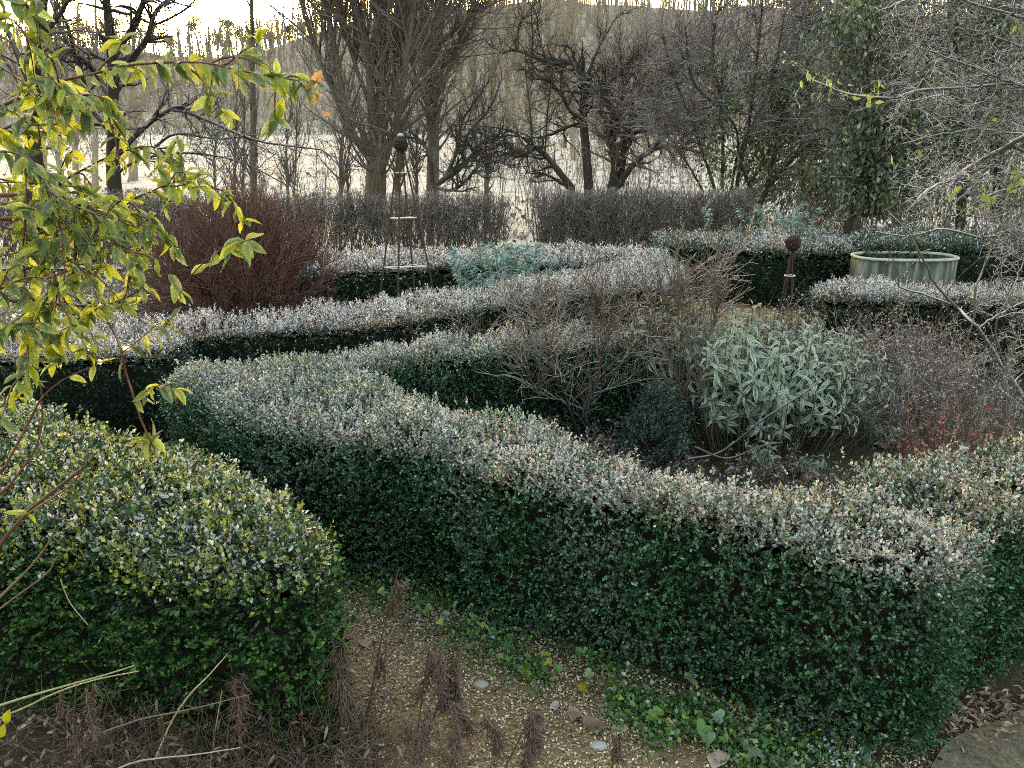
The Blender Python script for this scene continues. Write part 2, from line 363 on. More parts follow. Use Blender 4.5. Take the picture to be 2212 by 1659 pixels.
def hedge(label, px, h, dens, mat, leaf=.017, sprig=8, r=.14, batter=.08, frost=1.0, bronze=None, T=T6, top=1.0, lump=.05, side_frost=0.0, foot=0.0, spread=.6, shag=.05, hollow=None):
    O, nn = outline(px, h, lump=lump)
    c = O.mean(0); root = thing('box_hedge', (c[0], c[1], 0), label, 'hedge')
    L = np.linalg.norm(np.roll(O, -1, 0) - O, axis=1)
    view = nrm(-O); face = (nn * view).sum(1); wgt = np.where(face > -.1, 1.0, .2) * L
    ns = int(dens * wgt.sum() * h); i = rng.choice(len(O), ns, p=wgt / wgt.sum()); f = U(0, 1, ns)[:, None]
    j = (i + 1) % len(O); b2 = O[i] * (1 - f) + O[j] * f; nh = nrm(nn[i] * (1 - f) + nn[j] * f); z = foot + (h - foot) * U(0, 1, ns) ** .9
    zt = np.clip((z - (h - r)) / r, 0, .999); off = -(1 - np.sqrt(1 - zt ** 2)) * r - batter * np.clip(1 - z / (.6 * h), 0, 1) ** 1.6
    P1 = np.c_[b2 + nh * off[:, None], z]; N1 = nrm(np.c_[nh * np.sqrt(1 - zt ** 2)[:, None], zt])
    lo, hi = O.min(0), O.max(0); nt_ = int(dens * top * (hi - lo).prod())
    q = np.c_[U(lo[0], hi[0], nt_), U(lo[1], hi[1], nt_)]; q = q[inside(q, O)]
    dist = np.full(len(q), 9.); near = np.zeros(len(q), int)
    for a in range(len(O)):
        dd = np.hypot(q[:, 0] - O[a, 0], q[:, 1] - O[a, 1]); mm = dd < dist; dist[mm] = dd[mm]; near[mm] = a
    e = np.clip(1 - dist / r, 0, .999); P2 = np.c_[q, h - r * (1 - np.sqrt(1 - e ** 2))]; N2 = nrm(np.c_[nn[near] * e[:, None], np.sqrt(1 - e ** 2)])
    P = np.vstack([P1, P2]); N = np.vstack([N1, N2]); n = len(P)
    lm = (noise(P, 3.3) - .5) * 2 * lump + (noise(P, 9) - .5) * lump * 1.3 + (noise(P, 22) - .5) * .05
    P = P + N * (lm - U(0, 1, n) ** 1.5 * shag * 1.4 + shag * .4)[:, None]
    P = P + N * ((U(0, 1, n) < .02) * U(.03, .09, n) - (U(0, 1, n) < .3) * U(.02, .07, n))[:, None]
    d = nrm(N * .8 + np.array([0, 0, .45]) + rng.normal(0, spread, (n, 3)) * .6)
    ok = P[:, 2] > .01; P, N, d = P[ok], N[ok], d[ok]; n = len(P)
    cs = np.c_[P[:, 0], P[:, 1] * math.cos(PITCH) - (P[:, 2] - CAMZ) * math.sin(PITCH)]
    vx = np.abs(cs[:, 0] / np.maximum(cs[:, 1], .1)); ok = U(0, 1, n) < np.where(vx < .74, 1, .2); P, N, d = P[ok], N[ok], d[ok]; n = len(P)
    if hollow: ok = U(0, 1, n) < hollow(P, N); P, N, d = P[ok], N[ok], d[ok]; n = len(P)
    nzf = (.12 + .88 * sstep(.2, .95, N[:, 2])) * sstep(h * .62, h * .97, P[:, 2] + (noise(P, 6) - .5) * .22)
    fr = np.clip(nzf * frost * (.35 + .75 * noise(P, 5) + .45 * (noise(P, 17) - .3)), 0, 1); sf = side_frost * np.clip(noise(P + 7, 3) * 2 - .5, 0, 1)
    br = np.zeros(n) if bronze is None else bronze(P, N)
    lv = Leaves(); az0 = U(0, 6.28, n); ref = nrm(np.cross(d, rv(n))); b = np.cross(d, ref)
    sc = U(.75, 1.3, n) * leaf; tt = U(0, 1, n)
    for k in range(sprig):
        az = az0 + k * (math.pi if k % 2 else math.pi / 2); rad = ref * np.cos(az)[:, None] + b * np.sin(az)[:, None]
        op = np.full(n, .95 - .45 * k / sprig) + rng.normal(0, .18, n)
        ld = d * np.cos(op)[:, None] + rad * np.sin(op)[:, None]
        pos = P + d * (sc * (k // 2) * .62)[:, None] + rng.normal(0, .15, (n, 3)) * sc[:, None]
        lnn = nrm(d + rng.normal(0, .35, (n, 3)))
        s2 = sc * U(.75, 1.2, n) * (1 - .3 * (k / sprig) ** 2)
        lv.add(pos, ld, lnn, s2, s2 * U(.5, .68, n), T, 0.0, tint=np.clip(tt * .45 + U(-.25, .40, n) + .2 * k / sprig, 0, 1),
               frost=np.where(U(0, 1, n) < fr * .8, U(.5, 1.0, n), U(0, .3, n) * fr + U(0, 1, n) * sf), dry=np.where(U(0, 1, n) < br, U(.5, 1, n), 0))
    lv.build('foliage', mat, root, kind='stuff')
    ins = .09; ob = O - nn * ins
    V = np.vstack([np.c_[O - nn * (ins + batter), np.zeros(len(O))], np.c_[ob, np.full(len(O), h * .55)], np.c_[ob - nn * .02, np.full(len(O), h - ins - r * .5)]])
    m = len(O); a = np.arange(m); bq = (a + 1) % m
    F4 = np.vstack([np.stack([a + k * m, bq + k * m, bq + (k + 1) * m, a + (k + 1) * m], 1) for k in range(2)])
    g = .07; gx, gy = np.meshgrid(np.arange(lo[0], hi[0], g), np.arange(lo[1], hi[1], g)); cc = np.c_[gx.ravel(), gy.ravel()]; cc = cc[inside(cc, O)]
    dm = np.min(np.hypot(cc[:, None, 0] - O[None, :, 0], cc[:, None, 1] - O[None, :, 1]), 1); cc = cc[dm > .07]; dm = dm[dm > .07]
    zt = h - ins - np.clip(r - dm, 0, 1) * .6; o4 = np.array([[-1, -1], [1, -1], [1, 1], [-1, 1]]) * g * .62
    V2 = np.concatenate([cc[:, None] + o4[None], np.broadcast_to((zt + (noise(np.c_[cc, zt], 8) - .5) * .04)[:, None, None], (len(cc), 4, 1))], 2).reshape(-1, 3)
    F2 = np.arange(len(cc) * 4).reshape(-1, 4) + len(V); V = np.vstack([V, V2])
    mk('shade_core', V, [F4, F2], {'tint': np.zeros(len(V))}, M['core'], root, kind='stuff')  # solid core standing for inner twigs, interior shade painted near-black
    return root
pat = lambda s, o, th, w_: (lambda P, N: sstep(th, th + w_, noise(P + o, s)) * sstep(.2, .8, N[:, 2]))
hedge('rounded yellow-tinged box hedge in the left foreground under the leafy canes',
      [(-330, 850), (-150, 835), (0, 850), (100, 875), (200, 898), (300, 928), (440, 972), (560, 1022), (650, 1072), (708, 1120), (718, 1165), (670, 1212), (520, 1225), (330, 1215), (150, 1185), (0, 1165), (-330, 1150)],
      .92, 2100, M['box_warm'], leaf=.0245, sprig=7, T=T4, r=.24, batter=.10, frost=.38, top=1.15, lump=.05, foot=.0, shag=.085, hollow=lambda P, N: 1 - .42 * sstep(.62, .3, P[:, 2]) * sstep(-.65, -1.0, P[:, 0]) * (N[:, 1] < 0) - .2 * sstep(.45, .7, noise(P, 5)) * (N[:, 2] < .4),
      bronze=lambda P, N: (.12 + .5 * sstep(.35, .8, noise(P + 3, 9))) * sstep(.1, .75, N[:, 2]))
hedge('long forked box hedge with frosted top and tall dark green side, in the middle',
      [(372, 815), (392, 792), (500, 776), (640, 771), (760, 750), (900, 736), (1060, 716), (1300, 702), (1430, 700), (1430, 724), (1240, 741), (1040, 754), (900, 768), (790, 790), (770, 808), (867, 840), (937, 856), (1020, 884), (1100, 904), (1187, 922), (1270, 964), (1333, 983), (1475, 1005), (1600, 1040), (1760, 1050), (1870, 1075), (1985, 1108), (2075, 1122), (2125, 1150), (2128, 1192), (2085, 1226), (2000, 1220), (1800, 1182), (1500, 1105), (1300, 1058), (1050, 1008), (900, 965), (740, 935), (560, 903), (450, 860)],
      .92, 2700, M['box'], leaf=.0192, T=T4, sprig=7, r=.16, batter=.06, frost=.84, hollow=lambda P, N: 1 - .28 * sstep(.58, .74, noise(P + 4, 4.2)) * (N[:, 2] < .5), top=1.1, foot=.0, side_frost=.16,
      bronze=lambda P, N: np.clip((.32 + .5 * sstep(.35, .8, noise(P + 9, 9))) * sstep(.15, .8, N[:, 2]) * (.45 + .55 * sstep(-.9, .8, P[:, 0])) * .85, 0, 1))
hedge('dense frosted box hedge at the right edge with brownish top, behind the dark groove',
      [(1828, 1020), (1870, 1000), (1942, 988), (2075, 960), (2270, 922), (2420, 915), (2440, 1020), (2330, 1072), (2212, 1112), (2130, 1142), (2060, 1118), (1985, 1090), (1900, 1056)],
      .90, 1800, M['box'], leaf=.021, T=T4, r=.15, frost=.62, bronze=lambda P, N: (.2 + .4 * sstep(.3, .75, noise(P + 5, 9))) * sstep(.0, .6, N[:, 2]))
hedge('long low box hedge, white frosted top, curving in front of red twigged shrub',
      [(-120, 712), (60, 702), (140, 690), (380, 688), (480, 683), (640, 668), (800, 650), (960, 627), (1100, 606), (1240, 585), (1330, 563), (1410, 551), (1462, 562), (1478, 588), (1450, 610), (1380, 612), (1300, 622), (1200, 634), (1000, 662), (800, 690), (600, 702), (480, 710), (395, 722), (370, 748), (250, 756), (110, 762), (-120, 770)],
      .90, 1400, M['box_far'], leaf=.023, sprig=7, r=.13, frost=.95, bronze=lambda P, N: .16 * sstep(.1, .7, N[:, 2]), T=T3, lump=.06, foot=.05)
hedge('dark straight box hedge behind the tall rusty obelisk, snowy on top',
      [(640, 550), (760, 547), (900, 544), (1050, 540), (1300, 536), (1420, 545), (1425, 556), (1380, 563), (1050, 564), (900, 573), (740, 580), (640, 585)],
      .90, 700, M['box_far'], leaf=.040, sprig=6, r=.12, frost=.95, bronze=lambda P, N: .16 * sstep(.1, .7, N[:, 2]), T=T3, lump=.07)
hedge('brownish box hedge beyond the straw path, behind the short obelisk',
      [(1428, 512), (1500, 504), (1600, 506), (1860, 514), (1862, 534), (1700, 538), (1550, 528), (1480, 524), (1428, 522)],
      .90, 700, M['box_far'], leaf=.040, sprig=6, r=.15, frost=.55, T=T3, bronze=lambda P, N: sstep(.4, .75, noise(P + 2, 3)) * .6, lump=.09)
hedge('low box hedge with bright frosted top in front of the galvanised tank',
      [(1768, 628), (1785, 616), (1900, 612), (2212, 616), (2420, 617), (2420, 640), (2000, 641), (1850, 637), (1785, 636)],
      .90, 1200, M['box_far'], leaf=.026, sprig=7, r=.12, frost=.95, bronze=lambda P, N: .16 * sstep(.1, .7, N[:, 2]), T=T3, lump=.07)
hedge('dark green box hedge behind the galvanised tank',
      [(1862, 506), (2050, 503), (2400, 505), (2400, 527), (2050, 528), (1862, 530)],
      .98, 560, M['box_far'], leaf=.042, sprig=6, r=.15, frost=.25, T=T3, lump=.08)

# ------------------------------------------------------------------ trees behind the garden
def limb(pts, Y, w0, w1, n=16, jig=.02, dep=.03):
    """a hand-placed limb: photo points at about distance Y, with depth that wanders; w0, w1 = widths in photo pixels"""
    P = []; y = Y
    for i, q in enumerate(pts):
        if len(q) > 2: y = q[2]
        elif i: y += rng.normal(0, dep * Y * .35)
        P.append(A(q[0], q[1], y))
    C = crv(P, n); C[1:] += rng.normal(0, jig * pxm(Y) * 60, (n - 1, 3)) * .35
    return C, np.linspace(w0, w1, n) * .5 * pxm(Y)
def tree(name, label, limbs, Y, bark, twig, br=(60, .8), tw=(500, .45), fine=(0, .2), wander=.22, trop=(0, 0, .05), ang=.8, group=None, cat='tree', rmin=.004, leaf=None, ground=True, kk=7, tmin=.25, back=None):
    Ls = [limb(l[0], l[3] if len(l) > 3 else Y, l[1], l[2]) for l in limbs]
    p0 = Ls[0][0][0]; z0 = float(terr(p0[0], p0[1])); base = (p0[0], p0[1], z0)
    root = thing(name, base, label, cat, group)
    tb = Tubes()
    if ground and p0[2] > z0 + .02:
        C0, r0 = Ls[0]; foot = np.array([p0[0] + (p0[0] - C0[3][0]) * .3, p0[1], z0 - .05]); mid = (foot + p0) / 2
        C = np.vstack([foot, mid, C0]); rr = np.concatenate([[r0[0] * 1.4, r0[0] * 1.08], r0]); ii = np.linspace(0, len(C) - 1, 16)
        Ls[0] = (np.stack([np.interp(ii, np.arange(len(C)), C[:, k]) for k in range(3)], 1), np.interp(ii, np.arange(len(C)), rr))
    P = np.stack([l[0] for l in Ls]); Rr = np.stack([l[1] for l in Ls])
    tb.add(P, Rr, kk); tb.build('trunk', bark, root, kind='stuff' if False else None)
    cr = Tubes()
    if br[0]:
        p, d, r = spawn(P, Rr, br[0], tmin, 1, ang); L = br[1] * U(.5, 1.3, len(p)); bp = walk(p, d, L, 7, wander, trop); brd = taper(np.clip(r * .6, rmin, .05), rmin * .7, 8); cr.add(bp, brd, 4)
        e, ed, er = P[:, -1], nrm(P[:, -1] - P[:, -2]), Rr[:, -1]
        lp = walk(e, ed, br[1] * 1.0, 7, wander, trop); lr = taper(er, rmin * .6, 8); cr.add(lp, lr, 4)
        bp = np.concatenate([bp, lp]); brd = np.concatenate([brd, lr])
        if tw[0]:
            p, d, r = spawn(bp, brd, tw[0], .15, 1, .7); tp = walk(p, d, tw[1] * U(.4, 1.3, len(p)), 2, wander * 1.4, trop); tr = taper(np.clip(r * .6, rmin * .6, rmin * 1.5), rmin * .4, 3); cr.add(tp, tr, 3)
            if fine[0]:
                p, d, r = spawn(tp, tr, fine[0], .2, 1, .7); cr.add(walk(p, d, fine[1] * U(.4, 1.3, len(p)), 1, wander * 1.3, trop), taper(np.full(len(p), rmin * .55), rmin * .35, 2), 3)
        cr.build('crown', twig, root, kind='stuff')
    return root, P, bp if br[0] else P

tree('bare_tree', 'thick dark trunk at the far left edge behind the leafy canes',
     [([(75, 420), (72, 300), (70, 180), (80, 60), (92, -60)], 36, 26), ([(70, 200), (40, 120), (10, 60), (-40, 20)], 14, 8), ([(78, 90), (130, 30), (170, -40)], 12, 6)], 16, M['bark_dark'], M['twig_grey'], (40, 1.3), (400, .7), rmin=.007)
tree('apple_tree', 'dark spreading fruit tree at left with long low limb reaching right',
     [([(247, 405), (243, 333), (247, 283), (242, 233), (246, 187), (241, 120), (236, 60), (226, -40)], 30, 14),
      ([(243, 213), (215, 165), (187, 135), (160, 117), (120, 117), (60, 140)], 17, 9), ([(247, 120), (270, 85), (293, 50), (310, 0), (318, -40)], 15, 8),
      ([(262, 150), (293, 117), (320, 77), (333, 30), (372, -10)], 14, 7), ([(244, 345), (290, 297), (333, 257), (383, 230), (420, 247), (500, 283), (567, 307), (680, 322)], 12, 3),
      ([(383, 232), (430, 250), (478, 215)], 6, 3), ([(247, 290), (215, 255), (195, 225), (170, 140), (130, 60), (110, 0)], 13, 5), ([(330, 320), (380, 290), (470, 300), (560, 290)], 6, 2), ([(247, 380), (300, 345), (400, 330), (520, 350), (620, 400)], 7, 2),
      ([(160, 118), (150, 70), (125, 10)], 9, 5), ([(300, 40), (340, 50), (400, 20), (440, -20)], 6, 3)],
     17, M['bark_dark'], M['bark_dark'], (170, .85), (1500, .5), (1500, .22), wander=.3, rmin=.006, trop=(0, 0, .0))
tree('poplar_tree', 'large grey multi-stemmed poplar fanning upward behind the bare hedge',
     [([(812, 418), (813, 367), (815, 320)], 46, 38), ([(806, 350), (780, 315), (757, 283), (737, 180), (715, 60), (700, -40)], 18, 9), ([(815, 330), (820, 233), (827, 100), (824, -50)], 26, 14),
      ([(808, 310), (800, 200), (793, 100), (757, -20)], 18, 9), ([(826, 352), (846, 300), (857, 267), (877, 133), (900, -40)], 19, 9), ([(815, 320), (850, 200), (868, 60), (862, -50)], 16, 8),
      ([(757, 283), (715, 190), (672, 80), (640, -30)], 10, 5), ([(800, 230), (765, 130), (735, 20), (725, -40)], 10, 6), ([(857, 267), (900, 170), (940, 60), (980, -30)], 9, 4)],
     24, M['bark_grey'], M['twig_grey'], (230, 2.6), (2600, 1.2), (2200, .5), wander=.09, trop=(0, 0, .10), ang=.5, rmin=.009)
tree('poplar_tree', 'straight grey poplar trunk rising right of the tall obelisk',
     [([(934, 413), (937, 300), (934, 167), (944, 67), (952, -50)], 27, 17), ([(948, 95), (1000, 50), (1045, 10)], 9, 4), ([(935, 220), (975, 140), (1010, 40), (1030, -30)], 8, 4), ([(936, 260), (900, 170), (880, 80), (885, -10)], 8, 4)],
     26, M['bark_grey'], M['twig_grey'], (150, 2.4), (1500, 1.1), (1200, .5), wander=.12, trop=(0, 0, .07), ang=.6, rmin=.009)
tree('apple_tree', 'low sprawling dark branches at the foot of the straight poplar',
     [([(934, 405), (970, 380), (1010, 350), (1037, 310), (1100, 292)], 13, 4), ([(936, 402), (962, 411), (985, 408), (1010, 388), (1030, 363), (1064, 348), (1094, 356)], 9, 3), ([(934, 395), (927, 333), (904, 303), (866, 293)], 10, 4),
      ([(960, 388), (985, 330), (1000, 260), (1040, 200)], 9, 3), ([(1000, 358), (1005, 300), (1060, 230), (1080, 180)], 7, 2), ([(985, 368), (1040, 330), (1090, 310)], 6, 2)],
     19, M['bark_old'], M['bark_old'], (130, .8), (1200, .45), (1000, .2), wander=.3, rmin=.006)
tree('apple_tree', 'crooked dark fruit tree with one upright trunk bending left at the top',
     [([(1272, 408), (1267, 333), (1260, 267), (1260, 217), (1264, 187), (1252, 153), (1234, 133), (1217, 133), (1204, 143), (1174, 133), (1137, 115), (1104, 108), (1087, 115)], 20, 3),
      ([(1260, 220), (1284, 193), (1320, 177), (1360, 130)], 9, 4), ([(1264, 257), (1234, 243), (1217, 213), (1187, 177), (1154, 170)], 9, 3), ([(1257, 263), (1217, 278), (1184, 293), (1150, 298)], 8, 4),
      ([(1120, 110), (1119, 67), (1130, 40), (1160, 30)], 4, 2), ([(1150, 120), (1150, 70), (1146, 10)], 4, 2), ([(1180, 134), (1168, 90), (1158, 30)], 4, 2), ([(1264, 180), (1290, 110), (1330, 40)], 6, 3), ([(1258, 240), (1210, 160), (1190, 120)], 4, 2)],
     20, M['bark_old'], M['bark_old'], (130, .8), (1100, .45), (900, .2), wander=.32, rmin=.006, trop=(0, 0, .06))
tree('apple_tree', 'leaning old dark fruit tree with bent trunk arching low to the left',
     [([(1238, 408), (1204, 367), (1177, 333), (1150, 318), (1140, 332), (1112, 328), (1088, 334)], 15, 5), ([(1150, 318), (1144, 233), (1134, 143)], 5, 2), ([(1177, 331), (1184, 233), (1190, 180)], 4, 2), ([(1228, 406), (1187, 380), (1154, 374)], 8, 3), ([(1150, 318), (1110, 285), (1060, 275), (1000, 268)], 4, 2), ([(1148, 290), (1180, 270), (1200, 230)], 3, 2)],
     19.5, M['bark_old'], M['bark_old'], (90, .7), (700, .4), (600, .2), wander=.32, rmin=.006)
tree('apple_tree', 'broad fruit tree with forked black trunk and dense mauve grey twigs',
     [([(1322, 410), (1330, 360), (1321, 300), (1330, 262), (1310, 225), (1288, 195)], 24, 8), ([(1342, 405), (1346, 340), (1352, 300), (1366, 253), (1395, 220)], 14, 7), ([(1332, 405), (1364, 360), (1404, 327), (1450, 317), (1520, 330)], 16, 5),
      ([(1330, 290), (1370, 250), (1430, 200), (1480, 120)], 10, 4), ([(1366, 255), (1370, 180), (1400, 90)], 8, 4), ([(1340, 290), (1420, 280), (1500, 250), (1580, 200)], 9, 3), ([(1395, 220), (1460, 140), (1560, 60)], 7, 3), ([(1404, 327), (1470, 270), (1560, 240)], 6, 3), ([(1330, 262), (1345, 200), (1340, 110)], 7, 3), ([(1430, 200), (1530, 150), (1620, 120)], 6, 3)],
     20, M['bark_old'], M['twig_purple'], (420, 1.0), (4200, .5), (5200, .25), wander=.26, rmin=.007, trop=(0, 0, .03))
# saplings in front of the field
for i, (x, yt, wd, Y, lb) in enumerate([(506, 150, 7, 24, 'slim sapling trunk just right of the low dark limb tip'), (548, -40, 15, 25, 'tall pale straight young trunk rising left of the poplar to the sky'), (524, 210, 5, 23, 'thin sapling stem between two thicker young trunks'),
        (622, 215, 6, 24, 'thin dark sapling standing alone before the snowy field'), (636, 240, 4, 24, 'thinnest of the three saplings before the snowy field'), (736, 230, 8, 26, 'sapling close left of the large poplar trunk'), (752, 300, 6, 27, 'short sapling touching the large poplar on its left'), (465, 260, 4, 23, 'slender whip left of the sapling group, above the red shrub'), (900, 330, 8, 27, 'young grey stem between the two poplars'), (1050, 300, 9, 28, 'pale young trunk in the gap over the low dark branches'), (860, 350, 16, 30, 'short wide grey stump trunk behind the tall obelisk')]):
    tree('sapling', lb, [([(x, 415), (x + U(-4, 4), (415 + yt) / 2), (x + U(-6, 14), yt)], wd, max(2, wd * .45))], Y, M['bark_grey'], M['twig_grey'], (26, 1.0), (110, .5), wander=.1, trop=(0, 0, .12), ang=.55, rmin=.007, group='saplings along the field edge', tmin=.05)
# thin brush along the far edge of the bare hedge
def brush(name, label, x0, x1, Y0, Y1, n, hgt, mat, rm=.006, tws=3, group=None, wander=.1, cat='brush'):
    xs = U(x0, x1, n); ys = U(Y0, Y1, n); p = np.array([[A(a, 400, b)[0], b, 0] for a, b in zip(xs, ys)]); p[:, 2] = terr(p[:, 0], p[:, 1]) - .05
    tb = Tubes(); L = hgt * U(.5, 1.15, n); P = walk(p, np.c_[rng.normal(0, .12, (n, 2)), np.ones(n)], L, 6, wander, (0, 0, .08)); Rd = taper(U(.8, 1.6, n) * rm * 1.3, rm * .5, 7); tb.add(P, Rd, 4)
    q, d, r = spawn(P, Rd, n * tws, .25, 1, .5); T2 = walk(q, d, U(.25, .6, len(q)) * hgt * .45, 2, wander * 1.6, (0, 0, .15)); R2 = taper(np.full(len(q), rm * .8), rm * .4, 3); tb.add(T2, R2, 3)
    q, d, r = spawn(T2, R2, n * tws * 2, .2, 1, .6); tb.add(walk(q, d, U(.1, .3, len(q)) * hgt * .35, 1, wander * 1.4, (0, 0, .05)), taper(np.full(len(q), rm * .5), rm * .35, 2), 3)
    return tb.build(name, mat, None, kind='stuff', label=label, cat=cat)
brush('brushwood', 'thin bare brush along the field edge behind the bare hedges', 430, 1400, 21, 32, 120, 3.0, M['twig_grey'], .007, 4)
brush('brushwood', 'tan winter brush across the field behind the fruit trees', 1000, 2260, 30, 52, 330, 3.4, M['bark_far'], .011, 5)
brush('brushwood', 'low frosted brush along the far side of the right bare hedge', 1150, 2250, 17.5, 22, 240, 1.7, M['twig_grey'], .006, 4)
brush('brushwood', 'bare thicket stems at right before the sunlit snowy patch', 1690, 2250, 15.5, 19, 120, 2.0, M['twig_grey'], .006, 4)
# poplars standing across the field
ORD = 'first second third fourth fifth sixth seventh eighth ninth tenth eleventh twelfth thirteenth fourteenth fifteenth sixteenth seventeenth eighteenth nineteenth twentieth twenty-first twenty-second twenty-third twenty-fourth twenty-fifth twenty-sixth twenty-seventh twenty-eighth'.split()
def poplar(x, yb, yt, Y, wd, lb, grp):
    b = A(x, yb, Y); b[2] = float(terr(b[0], Y)); top = A(x + U(-8, 8), yt, Y); root = thing('poplar_tree', b, lb, 'tree', grp); tb = Tubes(); H = top[2] - b[2]
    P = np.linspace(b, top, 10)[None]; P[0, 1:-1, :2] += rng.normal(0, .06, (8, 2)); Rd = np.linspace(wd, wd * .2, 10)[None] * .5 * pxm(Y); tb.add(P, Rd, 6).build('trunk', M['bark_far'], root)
    c = Tubes(); q, d, r = spawn(P, Rd, 46, .08, .95, .35, .15); P2 = walk(q, d, U(.18, .4, len(q)) * H, 4, .07, (0, 0, .17)); R2 = taper(np.clip(r * .5, .02, .06) * Y / 70, .008 * Y / 60, 5); c.add(P2, R2, 3)
    q, d, r = spawn(P2, R2, 280, .1, 1, .4); c.add(walk(q, d, U(.06, .16, len(q)) * H, 2, .1, (0, 0, .18)), taper(np.full(len(q), .014 * Y / 60), .007 * Y / 60, 3), 3)
    c.build('crown', M['bark_far'], root, kind='stuff')
for i, x in enumerate([985, 1020, 1062, 1090, 1118, 1150, 1185, 1212, 1240, 1300, 1345, 1390, 1440]):
    poplar(x + U(-8, 8), 385, U(5, 60), U(55, 75), U(9, 13), 'slender pale poplar across the field behind the fruit trees, %s from the left' % ORD[i], 'poplars across the field')
for i, x in enumerate([95, 128, 165, 205, 290]):
    poplar(x, 400, U(-60, 20), U(38, 46), U(13, 20), 'grey poplar seen through the leafy canes, %s from the left edge' % ORD[i], 'poplars at far left')
for i, x in enumerate([455, 490, 530, 590, 640, 680, 760, 880]):
    poplar(x, 250, U(55, 95), U(135, 165), U(7, 10), 'distant pale poplar on the hillside under the bright sky, %s from the left' % ORD[i], 'poplars on the hillside')
def wood():
    tb = Tubes(); n = 2600; y = U(105, 224, n); x = U(-.75, .75, n) * y; p = np.c_[x, y, terr(x, y)]
    H = U(4.5, 9.5, n) * sstep(100, 150, y) + 1.0; P = walk(p, np.c_[rng.normal(0, .05, (n, 2)), np.ones(n)], H, 2, .05, (0, 0, .05)); Rd = taper(U(.09, .22, n), .04, 3); tb.add(P, Rd, 3)
    q, d, r = spawn(P, Rd, 16000, .2, 1, .45); tb.add(walk(q, d, U(.8, 2.6, len(q)), 1, .1, (0, 0, .25)), taper(np.full(len(q), .05), .03, 2), 3)
    n = 12000; y = 88 + 85 * U(0, 1, n) ** 1.5; x = U(-.75, .75, n) * y; p = np.c_[x, y, terr(x, y)]; tb.add(walk(p, np.c_[rng.normal(0, .3, (n, 2)), np.ones(n)], U(.5, 1.8, n), 1, .15), taper(np.full(n, .045), .025, 2), 3)
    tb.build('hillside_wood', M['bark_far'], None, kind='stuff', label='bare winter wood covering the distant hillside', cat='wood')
wood()
def ridge_pine(x, Y, H, wdt, lb):
    b = A(x, 100, Y); b[2] = float(terr(b[0], Y)) - .3; root = thing('ridge_pine', b, lb, 'tree', 'pines on the ridge')
    tb = Tubes(); P = walk(b, (0, 0, 1), H * .9, 7, .05); tb.add(P, taper(.22, .06, 8), 5)
    q, d, r = spawn(P, taper(.22, .06, 8), 22, .45, 1, 1.1); P2 = walk(q, d, U(.3, .8, 22) * wdt, 5, .2, (0, 0, .05)); tb.add(P2, taper(np.full(22, .07), .03, 6), 3); tb.build('trunk', M['bark_dark'], root)
    n = 700; cl = P2[rng.integers(0, 22, 26), rng.integers(2, 6, 26)]; cc = cl[rng.integers(0, 26, n)] + rng.normal(0, 1, (n, 3)) * np.array([.75, .75, .4]) * wdt * .26
    lv = Leaves(); lv.add(cc, rv(n), rv(n), U(.35, .8, n), U(.18, .34, n), T4); lv.build('crown', M['pine'], root, kind='stuff')
for i, (x, H, wdt) in enumerate(sorted([(330, 8, 3.2), (372, 6, 2.6), (428, 12, 3.6), (470, 6.5, 2.6), (500, 9.5, 3.2), (528, 8.5, 3.0), (560, 7, 2.8), (590, 7.5, 3.0), (625, 6.5, 2.6), (660, 7.5, 3.2), (700, 8, 3.2), (740, 8.5, 3), (980, 9, 3.4), (1030, 9.5, 3.2), (1080, 10.5, 3.4), (1130, 9, 3), (1180, 10.5, 3.4), (1240, 9.5, 3.2), (250, 8, 3), (180, 9, 3), (850, 9, 3), (915, 9.5, 3), (1300, 11, 3.4), (1370, 10, 3.4), (120, 8, 3), (60, 9, 3), (1440, 12, 3.4), (1520, 12, 3.4)])):
    ridge_pine(x, U(206, 224), H, wdt, 'tall lone pine on the ridge where the sky glows brightest' if x == 428 else 'backlit pine on the ridge against the sky, %s from the left' % ORD[i])

# ---- thicket, conifer and ivy-clad trees at the right
def foliage_cloud(pts, n, spread, lf, mat, parent, droop=.3, tints=(0, 1), frost=.15, name='leaves', elong=.6, dirz=-.5):
    i = rng.integers(0, len(pts), n); c = pts[i] + rng.normal(0, 1, (n, 3)) * spread
    clump = noise(c, 1.6 / max(spread, .1) * .35); ok = clump > .44; c = c[ok]; clump = clump[ok]; n = len(c)
    lv = Leaves(); s = lf * U(.6, 1.3, n); lv.add(c, nrm(rv(n) + np.array([0, 0, dirz])), nrm(rv(n) + np.array([0, -.5, .8])), s, s * elong, T4, droop, tint=np.clip(U(tints[0], tints[1], n) * (.4 + clump), 0, 1), frost=np.clip(U(0, 2, n) * frost, 0, 1))
    return lv.build(name, mat, parent, kind='stuff')
rt, P, B = tree('thicket_tree', 'dense green-tinged thicket leaning left over the end of the bare hedge',
     [([(1640, 440), (1675, 383), (1735, 323), (1800, 280)], 14, 4), ([(1655, 405), (1675, 333), (1708, 267), (1792, 213)], 10, 4), ([(1545, 412), (1500, 280), (1450, 150), (1430, 60)], 7, 3), ([(1560, 410), (1560, 250), (1540, 100), (1560, -10)], 8, 3), ([(1590, 410), (1620, 250), (1640, 80), (1650, -30)], 9, 3),
      ([(1612, 415), (1680, 280), (1720, 120), (1740, 0)], 8, 3), ([(1580, 410), (1590, 280), (1500, 180), (1480, 60)], 6, 3), ([(1630, 425), (1600, 330), (1660, 200), (1690, 60)], 8, 3), ([(1520, 415), (1470, 330), (1420, 260)], 5, 2)],
     18, M['bark_old'], M['twig_purple'], (380, 1.0), (3600, .5), (4200, .25), wander=.22, rmin=.0065, trop=(0, 0, .02))
